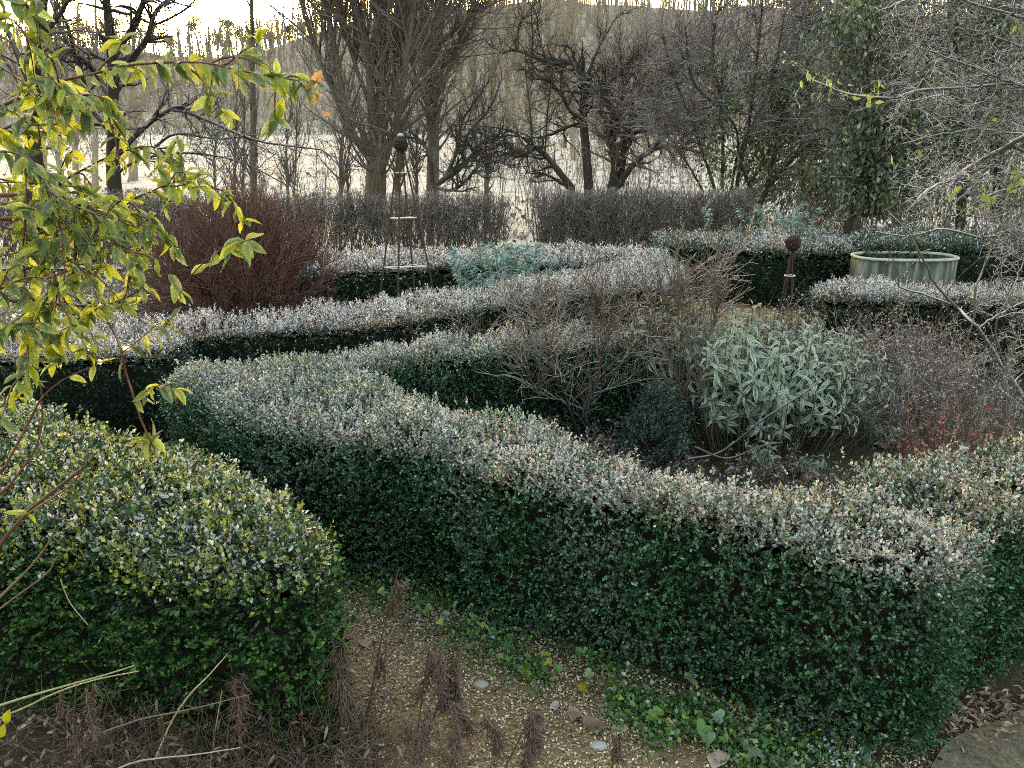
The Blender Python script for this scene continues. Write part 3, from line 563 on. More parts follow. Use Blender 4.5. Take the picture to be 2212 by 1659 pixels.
foliage_cloud(np.array([A(U(1530, 1740), U(150, 410), U(17.2, 18.6)) for _ in range(120)]), 6500, .22, .085, M['ivy'], rt, frost=.05)
def conifer(x, yb, yt, Y, wpx, lb):
    b = A(x, yb, Y); b[2] = 0; top = A(x, yt, Y); root = thing('conifer_tree', b, lb, 'tree'); H = top[2]
    Tubes().add(np.linspace(b, top, 6)[None], np.linspace(.22, .04, 6)[None], 6).build('trunk', M['bark_dark'], root)
    n = 7000; t = U(.12, 1, n); az = U(0, 6.28, n); rad = (1 - t * .75) * wpx * pxm(Y) * .5 * U(.25, 1, n) ** .6 * (.7 + .6 * noise(np.c_[az * 1.2, t * 9, t * 0], 1.0))
    p = np.c_[b[0] + rad * np.cos(az), b[1] + rad * np.sin(az), t * H - rad * .35]; d = np.c_[np.cos(az), np.sin(az), U(-.9, -.1, n)]
    lv = Leaves(); lv.add(p, nrm(d + rng.normal(0, .3, (n, 3))), nrm(rv(n) + np.array([0, 0, 1.2])), U(.15, .34, n), U(.05, .10, n), T4, .25, frost=.06); lv.build('crown', M['conifer'], root, kind='stuff')
conifer(1745, 430, -190, 24, 330, 'dark teal conifer behind the thicket and the ivy-clad trees')
conifer(1850, 430, -120, 21, 260, 'second dark conifer, half hidden by the ivy-covered tree')
rt, P, B = tree('ivy_tree', 'ivy-covered tree on three dark trunks behind the tank',
     [([(1838, 465), (1850, 400), (1862, 350), (1870, 200), (1880, 40)], 14, 7), ([(1872, 465), (1880, 410), (1892, 370), (1930, 220), (1950, 60)], 20, 7), ([(1894, 465), (1905, 400), (1914, 345), (1990, 180), (2020, 20)], 16, 6), ([(1862, 350), (1800, 290), (1760, 260)], 8, 3), ([(1890, 380), (1850, 260), (1800, 150)], 7, 3)],
     15.5, M['bark_old'], M['twig_grey'], (160, 1.0), (1000, .5), (900, .25), wander=.25, rmin=.006, trop=(0, 0, .02))
pts = np.array([A(U(1790, 2040), U(-30, 400), U(14.6, 16.4)) for _ in range(170)] + [A(U(1860, 1960), U(150, 440), U(14.8, 15.6)) for _ in range(60)])
foliage_cloud(pts, 15000, .26, .09, M['ivy'], rt, frost=.08)
rt, P, B = tree('ivy_tree', 'tall ivy-covered tree at the right edge behind frosted twigs',
     [([(2075, 480), (2080, 350), (2070, 200), (2060, 0)], 20, 9), ([(2150, 480), (2160, 300), (2150, 100), (2170, -40)], 22, 10), ([(2080, 330), (2130, 200), (2180, 100)], 10, 4)],
     14.5, M['bark_old'], M['twig_grey'], (120, 1.0), (800, .5), (600, .25), wander=.25, rmin=.006)
foliage_cloud(np.array([A(U(1980, 2260), U(-40, 470), U(13.8, 15.4)) for _ in range(230)]), 15000, .24, .085, M['ivy'], rt, frost=.08)

# ------------------------------------------------------------------ bare twig hedges and the red shrub
def bare_hedge(label, x0, x1, Y, dep, h, nst):
    a = A(x0, 500, Y)[0]; b = A(x1, 500, Y)[0]; root = thing('bare_hedge', ((a + b) / 2, Y, 0), label, 'hedge')
    tb = Tubes(); n = nst; p = np.c_[U(a + .1, b - .1, n), U(Y - dep * .35, Y + dep * .35, n), np.zeros(n)]
    d = np.c_[rng.normal(0, .18, n) + .12, rng.normal(0, .14, n), np.ones(n)]; P = walk(p, d, h * U(.75, 1.02, n), 6, .09, (0, 0, .03)); Rd = taper(U(.006, .014, n), .003, 7); tb.add(P, Rd, 4)
    tb.build('stems', M['twig_grey'], root, kind='stuff')
    t2 = Tubes()
    def clip(Q):
        e = Q[:, -1]; wob = .05 * np.sin(e[:, 0] * 3.1) + .04 * np.sin(e[:, 0] * 7.7); ok = (e[:, 2] < h + .05 + wob) & (e[:, 0] > a - .1) & (e[:, 0] < b + .15) & (np.abs(e[:, 1] - Y) < dep * .62); return ok
    q, d, r = spawn(P, Rd, n * 10, .3, 1, .55); T1 = walk(q, d, U(.15, .5, len(q)), 3, .17, (0, 0, .07)); R1 = taper(np.full(len(q), .0045), .0028, 4); ok = clip(T1); T1, R1 = T1[ok], R1[ok]; t2.add(T1, R1, 3)
    q, d, r = spawn(T1, R1, n * 17, .2, 1, .7); keep = U(0, 1, len(q)) < sstep(h * .3, h * .8, q[:, 2]) * .8 + .12; q, d = q[keep], d[keep]
    T2 = walk(q, d, U(.08, .24, len(q)), 1, .22, (0, 0, .05)); ok = clip(T2); t2.add(T2[ok], taper(np.full(ok.sum(), .0042), .0028, 2), 3)
    t2.build('twigs', M['twig_purple'], root, kind='stuff')
bare_hedge('long bare twig hedge behind the tall obelisk, left of the gap', -60, 1096, 16, 1.0, 1.47, 1000)
bare_hedge('bare clipped twig hedge right of the gap, below the fruit trees', 1142, 1612, 16, 1.0, 1.53, 560)
def red_shrub():
    c = G(515, 745, 0); c = np.array([A(515, 600, 9.6)[0], 9.6, 0]); root = thing('red_twig_shrub', c, 'large dome of reddish brown bare twigs behind the frosted hedge', 'shrub')
    n = 620; tb = Tubes(); az = U(0, 6.28, n); el = np.arccos(U(.12, 1, n)); d = np.c_[np.cos(az) * np.sin(el), np.sin(az) * np.sin(el) * .8, np.cos(el)]
    p = c + np.c_[rng.normal(0, .16, (n, 2)), np.zeros(n)] + d * np.array([.25, .2, 0]); tgt = c + d * np.array([1.45, 1.05, 1.86]) * U(.86, 1.06, n)[:, None]; L = np.linalg.norm(tgt - p, axis=1)
    P = walk(p, nrm(tgt - p) + np.array([0, 0, .1]), L * 1.0, 7, .07, (0, 0, .015)); Rd = taper(U(.005, .010, n), .003, 8); tb.add(P, Rd, 3); tb.build('stems', M['twig_red'], root, kind='stuff')
    t2 = Tubes(); q, d, r = spawn(P, Rd, 6500, .35, 1, .5); T1 = walk(q, d, U(.12, .4, len(q)), 2, .16, (0, 0, .08)); R1 = taper(np.full(len(q), .0036), .0022, 3); t2.add(T1, R1, 3)
    q, d, r = spawn(T1, R1, 9000, .2, 1, .5); t2.add(walk(q, d, U(.06, .16, len(q)), 1, .16, (0, 0, .2)), taper(np.full(len(q), .0028), .0020, 2), 3); t2.build('twigs', M['twig_red'], root, kind='stuff')
red_shrub()

# ------------------------------------------------------------------ obelisks and the tank
def ringpts(c, r, n=28): a = np.linspace(0, 2 * np.pi, n + 1); return np.c_[c[0] + r * np.cos(a), c[1] + r * np.sin(a), np.full(n + 1, c[2])]
def ball(c, r, root, n=100):                      # a ball of wound wire: many great circles with a little wander
    tb = Tubes(); a = np.linspace(0, 2 * np.pi, 22)
    ax = rv(n); e1 = nrm(np.cross(ax, rv(n))); e2 = np.cross(ax, e1); rr = r * U(.72, 1.0, n)[:, None, None] * (1 + rng.normal(0, .02, (n, 22, 1)))
    P = c + rr * (np.cos(a)[None, :, None] * e1[:, None] + np.sin(a)[None, :, None] * e2[:, None]) * np.array([1, 1, 1.12]); tb.add(P, np.full((n, 22), r * .035), 3)
    return tb.build('wire_ball', M['rust'], root, kind='stuff')
def obelisk(label, x, ytop, Y, legs, rings, ballr, frostbar):
    top = A(x, ytop, Y); root = thing('garden_obelisk', (top[0], Y, 0), label, 'obelisk'); cx = top[0]
    for (bx, by) in legs:
        b = np.array([cx + bx, Y + by, 0]); t = top + np.array([bx * .07, by * .07, 0]); Tubes().add(np.linspace(b, t, 6)[None], np.full((1, 6), .011 if frostbar else .0075), 6).build('leg', M['iron'], root)
    sx = max(abs(l[0]) for l in legs)
    for z in rings:
        f = 1 - .93 * z / top[2]; loop = [np.array([cx + bx * f, Y + by * f, z]) for bx, by in legs]
        if frostbar:
            tb = Tubes()
            Q = np.array(loop + [loop[0]]); tb.add(np.concatenate([np.linspace(Q[i], Q[i + 1], 5)[:-1] for i in range(len(Q) - 1)] + [Q[-1:]]), np.full(4 * (len(Q) - 1) + 1, .008), 5); tb.build('cross_bar', M['frost_bar'], root)
        else: Tubes().add(ringpts((cx, Y, z), sx * f * 1.25), np.full(29, .007), 5).build('ring', M['frost_bar'], root)
    ball(top + np.array([0, 0, ballr * .9]), ballr, root)
    if frostbar: Tubes().add(np.array([top + [0, 0, ballr * 1.9], top + [0, 0, ballr * 2.15], top + [0, 0, ballr * 2.35]]), np.array([.02, .035, .008]), 8).build('finial', M['frost_bar'], root)
Yo = 9.0
obelisk('tall rusty iron obelisk with dark ball on top, in front of the bare hedge', 866, 326, Yo, [(-.42, -.10), (-.10, -.30), (.10, .25), (.45, .02)], [2.08, 1.58, 1.02], .08, True)
obelisk('short obelisk topped by a woven wire ball behind the sage', 1712, 540, 8.6, [(-.16, -.08), (.0, .14), (.05, -.14)], [.98], .082, False)
Tubes().add(walk(A(1722, 502, 8.6), (0.1, 0, 1), .38, 6, .08), taper(.006, .003, 7), 4).build('dead_shoot', M['dry_stem'], None, label='thin dead shoot rising above the woven wire ball', cat='shoot')
def tank():
    m, n, out = newmat('galvanised_steel')
    tc = nd(n, 'ShaderNodeTexCoord'); mp = nd(n, 'ShaderNodeMapping'); mp.inputs['Scale'].default_value = (7, 7, .8); n.links.new(tc.outputs['Object'], mp.inputs[0])
    a = nd(n, 'ShaderNodeTexNoise'); a.inputs['Scale'].default_value = 2.4; a.inputs['Detail'].default_value = 6; n.links.new(mp.outputs[0], a.inputs[0])
    b = tex(n, 3.0, 4); c = ramp(n, a.outputs['Fac'], [(.38, (.016, .016, .015)), (.47, (.026, .031, .030)), (.55, (.050, .058, .055)), (.66, (.12, .13, .12))])
    g = math_(n, 'SUBTRACT', b.outputs['Fac'], .52); g = math_(n, 'MULTIPLY', g, 6, True); c = mixc(n, math_(n, 'MULTIPLY', g, .45), c, (.05, .068, .062))
    surf(n, out, c, .6, 0, None, .4, a.outputs['Fac'], .2, .01, .0)
    Y = 11.0; H = .86; cx = A(1949, 580, Y)[0]; root = thing('stock_tank', (cx, Y, 0), 'oval galvanised metal tank standing behind the frosted hedge at right', 'tank')
    t = np.linspace(0, 2 * np.pi, 65)[:-1]; e = .72; X = .70 * np.sign(np.cos(t)) * np.abs(np.cos(t)) ** e; Z = .40 * np.sign(np.sin(t)) * np.abs(np.sin(t)) ** e
    def loop(s, z): return np.c_[cx + X * s, Y + Z * s, np.full(64, z)]
    rows = [loop(1.03, 0), loop(1.02, .25), loop(1.01, .5), loop(1.0, H), loop(.985, H), loop(.985, .5), loop(.985, .06)]; V = np.vstack(rows); k = np.arange(64); k2 = (k + 1) % 64
    F = np.vstack([np.stack([k + r * 64, k2 + r * 64, k2 + (r + 1) * 64, k + (r + 1) * 64], 1) for r in range(6)])
    o = mk('wall', V, [F, (k + 6 * 64)[None]], None, m, root, True); o.data.attributes
    def hoop(nm, z, r, s, mt): 
        L = loop(s, z); L = np.vstack([L, L[:1]]); return Tubes().add(L, np.full(65, r), 8).build(nm, mt, root)
    m2, n2, out2 = newmat('tank_rim'); surf(n2, out2, mixc(n2, tex(n2, 9, 3).outputs['Fac'], (.16, .17, .155), (.45, .45, .42)), .55, 0, None, .4)
    hoop('rim', H, .022, 1.0, m2); hoop('rib', .36, .011, 1.022, m2); hoop('rib', .29, .011, 1.024, m2)
    s0 = np.array([cx - .05, Y + .385, .1]); Tubes().add(np.array([s0, s0 + [0, 0, .4], s0 + [0, 0, .74]]), np.full(3, .018), 6).build('seam', m, root)
tank()

# ------------------------------------------------------------------ single leaf pieces
def leaf_variants(mat, nm, count, wr, droop, T, frost, tints, dry=0.0):
    out = []
    for i in range(count):
        V, f, e, m = leafmesh(np.zeros((1, 3)), np.array([[1., 0, 0]]), np.array([[0, 0, 1.]]), 1.0, U(*wr), T, 0.0); th = U(*droop) + 1e-3; uu = V[:, 0].copy(); zz = V[:, 2].copy(); V[:, 0] = np.sin(th * uu) / th + zz * np.sin(th * uu); V[:, 2] = zz * np.cos(th * uu) - (1 - np.cos(th * uu)) / th
        V = V + np.c_[np.zeros(m), rng.normal(0, .012, m), rng.normal(0, .012, m)]
        me = bpy.data.meshes.new(nm); me.from_pydata(V.tolist(), [], f.tolist()); 
        for k, a in (('tint', np.full(m, U(*tints))), ('frost', np.full(m, U(*frost))), ('dry', np.full(m, dry)), ('edge', e)):
            me.attributes.new(k, 'FLOAT', 'POINT').data.foreach_set('value', np.asarray(a, np.float32))
        me.polygons.foreach_set('use_smooth', np.ones(len(me.polygons), bool)); me.materials.append(mat); out.append(me)
    return out
def put_leaf(me, nm, root, pos, d, n, s, **kw):
    d = Vector(d).normalized(); n = Vector(n); y = n.cross(d)
    if y.length < 1e-4: y = Vector((1, 0, 0)).cross(d)
    y.normalize(); z = d.cross(y); mt = Matrix((d, y, z)).transposed().to_4x4()
    for c in range(3):
        for r in range(3): mt[r][c] *= s
    b = root.get('_b', (0, 0, 0)) if root else (0, 0, 0); mt.translation = Vector(pos) - Vector(b)
    o = bpy.data.objects.new(nm, me); o.matrix_basis = mt
    if root: o.parent = root
    COL.objects.link(o); return tag(o, **kw)
def inview(p):
    q = p - np.array([0, 0, CAMZ]); dz = q[:, 1] * math.cos(PITCH) - q[:, 2] * math.sin(PITCH); u = q[:, 1] * math.sin(PITCH) + q[:, 2] * math.cos(PITCH)
    x = CX + FPX * q[:, 0] / dz; y = CY - FPX * u / dz; return (x > -20) & (x < 2232) & (y > -20) & (y < 1680), dz
def leaf_parts(root, pos, d, n, s, variants, nm, mat, T, wr, droop, frost, tints, limit=300):
    iv, dz = inview(pos); size = np.where(iv, s / dz, 0); o = np.argsort(-size); a, b = o[:limit], o[limit:]
    for i in a: put_leaf(variants[rng.integers(len(variants))], nm, root, pos[i], d[i], n[i], float(s[i]))
    if len(b):
        VV, FF, AA, n0 = [], [], {k: [] for k in ('tint', 'frost', 'dry', 'edge')}, 0; which = rng.integers(0, len(variants), len(b))
        for w_, me in enumerate(variants):
            ii = b[which == w_]; nv = len(me.vertices); co = np.zeros(nv * 3); me.vertices.foreach_get('co', co); co = co.reshape(-1, 3); fc = np.array([list(p.vertices) for p in me.polygons])
            D = nrm(d[ii]); Sd = nrm(np.cross(n[ii], D)); Nn = np.cross(D, Sd)
            V = pos[ii][:, None] + s[ii][:, None, None] * (co[None, :, 0:1] * D[:, None] + co[None, :, 1:2] * Sd[:, None] + co[None, :, 2:3] * Nn[:, None])
            VV.append(V.reshape(-1, 3)); FF.append((fc[None] + (np.arange(len(ii)) * nv)[:, None, None]).reshape(-1, 4) + n0); n0 += len(ii) * nv
            for k in AA: x = np.zeros(nv); me.attributes[k].data.foreach_get('value', x); AA[k].append(np.tile(x, len(ii)))
        mk('small_leaves', np.concatenate(VV), [np.concatenate(FF)], {k: np.concatenate(v) for k, v in AA.items()}, mat, root, True, kind='stuff')

# ------------------------------------------------------------------ planting in the bed
TS = tmpl_long(6, .03, .9, .75, .25)
def sage(label, cx, cy, rx, ry, hz, nst, llen, slope=0.0, limit=300, per=17):
    c = G(cx, cy, 0); root = thing('sage_shrub', c, label, 'shrub'); vs = leaf_variants(M['sage'], 'leaf', 16, (.15, .22), (1.1, 2.4), TS, (.2, .7), (0, 1.0))
    tb = Tubes(); pos, dd, nn, ss = [], [], [], []
    for i in range(nst):
        az = U(0, 6.28); rr = math.sqrt(U(0, 1)); x, y = rx * rr * math.cos(az), ry * rr * math.sin(az); z = (hz * (.42 + .58 * math.sqrt(max(0, 1 - .75 * rr * rr))) - slope * x) * (U(.72, 1.05) if U(0, 1) < .55 else U(.15, .8))
        tip = c + np.array([x, y, z]); b0 = c + np.array([x * .75, y * .75, 0]); C = crv([b0, (b0 + tip) / 2 + [x * .1, y * .1, .03], tip], 8); tb.add(C, np.linspace(.006, .004, 8), 4)
        up = nrm(C[-1] - C[-2] + np.array([x, y, 0]) * .15)
        for k in range(per):
            t = k / per; a2 = k * 2.4 + U(-.3, .3); open_ = .75 + .8 * t; e1 = nrm(np.cross(up, [1, 0.2, 0])); e2 = np.cross(up, e1)
            rad = e1 * math.cos(a2) + e2 * math.sin(a2); q = tip - up * (t * .30) * llen / .14; pos.append(q); dd.append(nrm(up * math.cos(open_) + rad * math.sin(open_))); nn.append(nrm(up * math.sin(open_) - rad * math.cos(open_) + rng.normal(0, .2, 3))); ss.append(llen * (.6 + .65 * t) * U(.75, 1.25))
    tb.build('stems', M['sage_stem'], root, kind='stuff')
    leaf_parts(root, np.array(pos), np.array(dd), np.array(nn), np.array(ss), vs, 'leaf', M['sage'], TS, (.20, .30), (.3, .8), (.15, .75), (0, .95), limit)
sage('large woolly grey-green sage with drooping frosted leaves in the bed', 1630, 950, 1.22, .75, 1.16, 270, .165, slope=.20)
sage('small grey sage at the bed edge below the large sage', 1648, 1030, .16, .13, .34, 7, .12, limit=60)
sage('small grey sage seedling right of the large sage, by red leaves', 1905, 965, .22, .18, .34, 9, .12, limit=60)
sage('small sage tuft behind the frosted hedge, left of the seedling', 1740, 1030, .16, .12, .26, 6, .11, limit=50)
sage('pale sage partly hidden behind the bare rose stems', 1330, 930, .28, .2, .62, 12, .12, limit=110)
def tuft(name, label, cx, Y, wd, hgt, nst, mat, ll, group=None, nod=True, frost=.5, stemmat='dry_stem', per=34, yc=None, cat='plant'):
    c = np.array([A(cx, 600, Y)[0], Y, 0]); root = thing(name, c, label, cat, group); n = nst
    p = c + np.c_[rng.normal(0, wd * .22, n), rng.normal(0, wd * .16, n), np.zeros(n)]; d = np.c_[rng.normal(0, .28, n), rng.normal(0, .22, n), np.ones(n)]
    P = walk(p, d, hgt * U(.72, 1.1, n), 8, .05, (0, 0, .02))
    if nod: P[:, -2:, 2] -= np.array([.02, .09]) * hgt; P[:, -1, :2] += rng.normal(0, .05, (n, 2))
    Rd = taper(np.full(n, .006), .004, 9); Tubes().add(P, Rd, 4).build('stems', M[stemmat], root, kind='stuff')
    q, dd, r = spawn(P, Rd, n * per, .5, 1, 1.0); lv = Leaves(); m = len(q); s = ll * U(.6, 1.2, m)
    lv.add(q, nrm(dd + np.array([0, 0, -.25])), nrm(rv(m) + np.array([0, 0, 1])), s, s * .2, T4, .3, frost=np.clip(U(0, 1.6, m) * frost, 0, 1)); lv.build('leaves', mat, root, kind='stuff')
tuft('spurge_plant', 'blue-green frosted spurge clump rising over the dark hedge, left of the gap', 1085, 9.35, .95, 1.28, 44, M['euph'], .085, frost=.25, per=110)
tuft('spurge_plant', 'nodding blue-green spurge in front of the dark hedge near its right end', 1265, 9.45, .55, .88, 14, M['euph'], .08, frost=.3, per=80)
tuft('spurge_plant', 'blue-green spurge left of the nodding one, beside the dark hedge', 1180, 9.4, .5, .98, 13, M['euph'], .08, frost=.3, per=80)
tuft('spurge_plant', 'tall spurge behind the brownish hedge, left of the wire ball', 1680, 13.3, 1.7, 1.5, 44, M['euph'], .09, frost=.3, per=50)
tuft('spurge_plant', 'drooping spurge behind the brownish hedge, right of the wire ball', 1790, 13.2, .5, 1.15, 7, M['euph'], .09, frost=.3, per=50)
tuft('frosted_weed', 'pale frosted weed inside the tall obelisk at its foot', 838, 9.2, .35, .72, 8, M['sage'], .05, frost=.8, nod=False)
def conifer_bush(label, cx, cy, rx, h):
    c = G(cx, cy, 0); root = thing('dwarf_conifer', c, label, 'shrub'); n = 1100
    az = U(0, 6.28, n); t = U(.02, 1, n) ** .8; rr = rx * np.sqrt(np.clip(1 - t, .02, 1)) * U(.35, 1, n) ** .5 * (.45 + 1.0 * noise(np.c_[az * 1.9, t * 6, t * 0], 1.2)); p = c + np.c_[rr * np.cos(az), rr * np.sin(az), t * h * .9]
    lv = Leaves()
    up = nrm(np.c_[np.cos(az) * .6, np.sin(az) * .6, np.ones(n)] + rng.normal(0, .25, (n, 3)))
    for k in range(7):
        q = p + up * (k * .014); d = nrm(up * .8 + rv(n) * .7); lv.add(q, d, rv(n), U(.02, .045, n), U(.007, .012, n), T4, 0, frost=np.clip(U(-.6, .7, n), 0, 1) * .35)
    lv.build('foliage', M['conifer'], root, kind='stuff'); Tubes().add(walk(c, (0, 0, 1), h * .8, 4, .05), taper(.02, .008, 5), 6).build('trunk', M['cane_dark'], root)
conifer_bush('small dark blue-green conifer bush behind the frosted hedge, below the rose stems', 1415, 1005, .30, .66)
def rose(label, bx, by, stems, w0, mat, nb, nt2, blen=.4, rm=.0030, Y=None):
    c = G(bx, by, 0) if Y is None else np.array([A(bx, by, Y)[0], Y, 0]); Y = c[1]; root = thing('rose_bush', c, label, 'shrub'); tb = Tubes(); P = []; Rr = []
    for pts, w, w1 in stems:
        l, r = limb(pts, Y, w, w1, 12, .012, .05); P.append(l); Rr.append(r)
    P = np.stack(P); Rr = np.stack(Rr); tb.add(P, Rr, 6)
    f = P[0, 0]; tb.add(np.linspace(c, f, 4)[None], np.full((1, 4), Rr[0, 0] * 1.1), 6); tb.build('canes', mat, root)
    t2 = Tubes(); q, d, r = spawn(P, Rr, nb, .15, 1, .6); B = walk(q, d + np.array([0, 0, .35]), blen * U(.4, 1.3, nb), 6, .16, (0, 0, .04)); R2 = taper(np.clip(r * .6, rm, .006), rm * .8, 7); t2.add(B, R2, 4)
    q, d, r = spawn(B, R2, nt2, .1, 1, .8); T2 = walk(q, d, blen * .4 * U(.3, 1.3, nt2), 2, .26, (0, 0, .08)); R3 = taper(np.full(nt2, rm), rm * .6, 3); t2.add(T2, R3, 3); t2.build('side_shoots', M['cane_rose'], root, kind='stuff')
rose('largest bare rose with a dark forked stem in front of the conifer bush', 1270, 985, [([(1270, 975), (1266, 930), (1259, 885), (1283, 850), (1310, 800), (1370, 760), (1440, 690)], 9, 3), ([(1259, 885), (1225, 870), (1180, 856), (1150, 830), (1130, 780)], 6, 2.5), ([(1252, 940), (1232, 890), (1218, 840), (1205, 800), (1190, 740)], 7, 3), ([(1283, 850), (1340, 830), (1400, 790), (1480, 750)], 4, 2), ([(1262, 900), (1290, 820), (1310, 740), (1350, 660)], 5, 2), ([(1218, 840), (1190, 800), (1180, 730), (1160, 680)], 4, 2)], 9, M['cane_dark'], 150, 800)
rose('bare rose with pale grey stems left of the largest rose', 1100, 905, [([(1100, 900), (1085, 880), (1060, 840), (1040, 800), (1010, 750)], 6, 2.5), ([(1095, 890), (1110, 830), (1140, 780), (1160, 720), (1200, 650)], 6, 2.5), ([(1050, 895), (1035, 860), (1020, 820), (1000, 760)], 6, 2), ([(1098, 890), (1080, 800), (1100, 720), (1110, 650)], 5, 2), ([(1110, 850), (1170, 790), (1240, 740)], 4, 2)], 6, M['cane_rose'], 150, 800)
rose('slender bare rose at the left end of the bed by the dark hedge', 905, 868, [([(905, 860), (892, 800), (893, 740), (888, 700)], 5, 3), ([(911, 855), (905, 810), (897, 790)], 4, 3), ([(912, 856), (922, 800), (930, 740), (935, 700)], 4, 2.5), ([(990, 868), (975, 840), (965, 800), (955, 750), (945, 720)], 5, 3), ([(965, 800), (975, 760), (990, 740)], 3, 2)], 5, M['cane_rose'], 60, 260, blen=.25)
rose('tall reddish bare rose standing left against the woolly sage', 1360, 950, [([(1360, 930), (1352, 840), (1360, 740), (1350, 640)], 9, 4), ([(1360, 880), (1400, 800), (1430, 700), (1480, 610)], 6, 2.5), ([(1358, 850), (1320, 760), (1300, 690), (1280, 620)], 5, 2), ([(1400, 800), (1450, 760), (1510, 680), (1555, 570)], 4, 2), ([(1360, 760), (1390, 690), (1400, 640)], 4, 2), ([(1350, 800), (1440, 700), (1500, 640), (1590, 560)], 4, 2)], 9, M['cane_red'], 170, 900)
rose('bare rose spreading in front of the woolly sage, right of the conifer bush', 1540, 985, [([(1540, 975), (1530, 900), (1510, 820), (1530, 730), (1560, 640)], 6, 2.5), ([(1535, 930), (1580, 860), (1640, 790), (1700, 720)], 5, 2), ([(1530, 900), (1480, 850), (1440, 770), (1420, 690)], 5, 2), ([(1512, 820), (1470, 720), (1460, 620)], 4, 2)], 6, M['cane_rose'], 110, 600)
rose('low bare rose between the pale stemmed rose and the conifer bush', 1190, 925, [([(1190, 915), (1180, 850), (1150, 780), (1140, 700)], 5, 2.5), ([(1188, 890), (1230, 820), (1270, 740), (1290, 660)], 5, 2), ([(1185, 880), (1130, 830), (1070, 790), (1030, 730)], 4, 2), ([(1190, 860), (1210, 780), (1220, 690)], 4, 2)], 6, M['cane_dark'], 110, 600)
def cane(name, label, pts, Y, w0, w1, mat, group=None, n=20):
    P, r = limb(pts, Y, w0, w1, n, .01, .03); return Tubes().add(P, r, 6).build(name, mat, None, loc=P[0], label=label, cat='cane', group=group)
cane('fallen_cane', 'long brown cane leaning across the front of the woolly sage', [(1485, 992), (1560, 975), (1650, 905), (1735, 850), (1775, 815), (1812, 770)], 5.0, 6, 2.5, M['cane_dark'])
cane('fallen_cane', 'grey bent cane lying low behind the hedge beneath the sage', [(1500, 965), (1570, 990), (1640, 965), (1690, 955)], 4.9, 5, 2.5, M['dry_stem'])
cane('garden_stake', 'thin straight stake leaning beside the straw path', [(1425, 690), (1450, 600), (1478, 480)], 8.4, 5, 4, M['dry_stem'])
def twiggy(label, x0, x1, Y0, Y1, h, n, ntw, nlf, lmat, tmat, lf=.022, frost=.3, name='twiggy_shrub', dry=0, lz=(.2, 1.0)):
    a = A(x0, 700, Y0)[0]; b = A(x1, 700, Y0)[0]; c = np.array([(a + b) / 2, (Y0 + Y1) / 2, 0]); root = thing(name, c, label, 'shrub'); p = np.c_[U(a, b, n), U(Y0, Y1, n), np.zeros(n)]
    P = walk(p, np.c_[rng.normal(0, .3, (n, 2)), np.ones(n)], h * U(.5, 1.1, n), 6, .13, (0, 0, .02)); Rd = taper(np.full(n, .004), .002, 7); tb = Tubes().add(P, Rd, 3)
    q, d, r = spawn(P, Rd, ntw, .2, 1, .6); T2 = walk(q, d, h * U(.08, .28, ntw), 2, .25, (0, 0, .06)); R2 = taper(np.full(ntw, .0022), .0014, 3); tb.add(T2, R2, 3); tb.build('twigs', tmat, root, kind='stuff')
    if nlf:
        q, d, r = spawn(T2, R2, nlf, .2, 1, .8); s = lf * U(.5, 1.3, nlf); lv = Leaves(); lv.add(q, d, nrm(rv(nlf) + np.array([0, 0, .8])), s, s * .5, T4, .1, frost=np.clip(U(0, 1.4, nlf) * frost, 0, 1)); lv.build('leaves', lmat, root, kind='stuff')
twiggy('brown frosted twiggy shrub filling the bed right of the sage', 1880, 2290, 5.7, 7.4, .86, 330, 3400, 9000, M['brown_leaf'], M['twig_purple'], frost=.55)
twiggy('pale leafy frosted weeds against the hedge in front of the tank', 1830, 2060, 7.3, 7.7, .88, 70, 700, 1500, M['brown_leaf'], M['dry_stem'], frost=.6, lf=.03)
twiggy('bare reddish stems and weeds around the foot of the short obelisk', 1640, 1780, 8.1, 8.9, .75, 60, 600, 700, M['brown_leaf'], M['dry_stem'], frost=.6, lf=.03)
twiggy('red-leaved shrub at the right edge above the frosted hedge', 2060, 2230, 5.1, 5.5, .50, 60, 500, 900, M['red_leaf'], M['dry_stem'], lf=.03, frost=.25)
twiggy('small patch of red leaves just left of the red-leaved shrub', 1990, 2060, 5.2, 5.5, .34, 25, 180, 320, M['red_leaf'], M['dry_stem'], lf=.028, frost=.3)
twiggy('low dry weeds and brown stems in the middle of the bed', 1150, 1400, 5.0, 6.0, .30, 120, 900, 1500, M['brown_leaf'], M['dry_stem'], lf=.035, frost=.3)
twiggy('dry brown undergrowth below the large sage by the frosted hedge', 1500, 1850, 4.8, 5.4, .24, 120, 800, 1200, M['brown_leaf'], M['dry_stem'], lf=.03, frost=.3)
twiggy('frosted low plants behind the leafy canes, left of the red shrub', -60, 330, 8.6, 11.5, .75, 160, 1200, 3600, M['sage'], M['twig_grey'], lf=.05, frost=.8)
twiggy('red berry stems in front of the brownish hedge beside the straw path', 1465, 1510, 11.5, 11.8, .85, 8, 60, 60, M['red_leaf'], M['cane_red'], lf=.05, frost=.2)

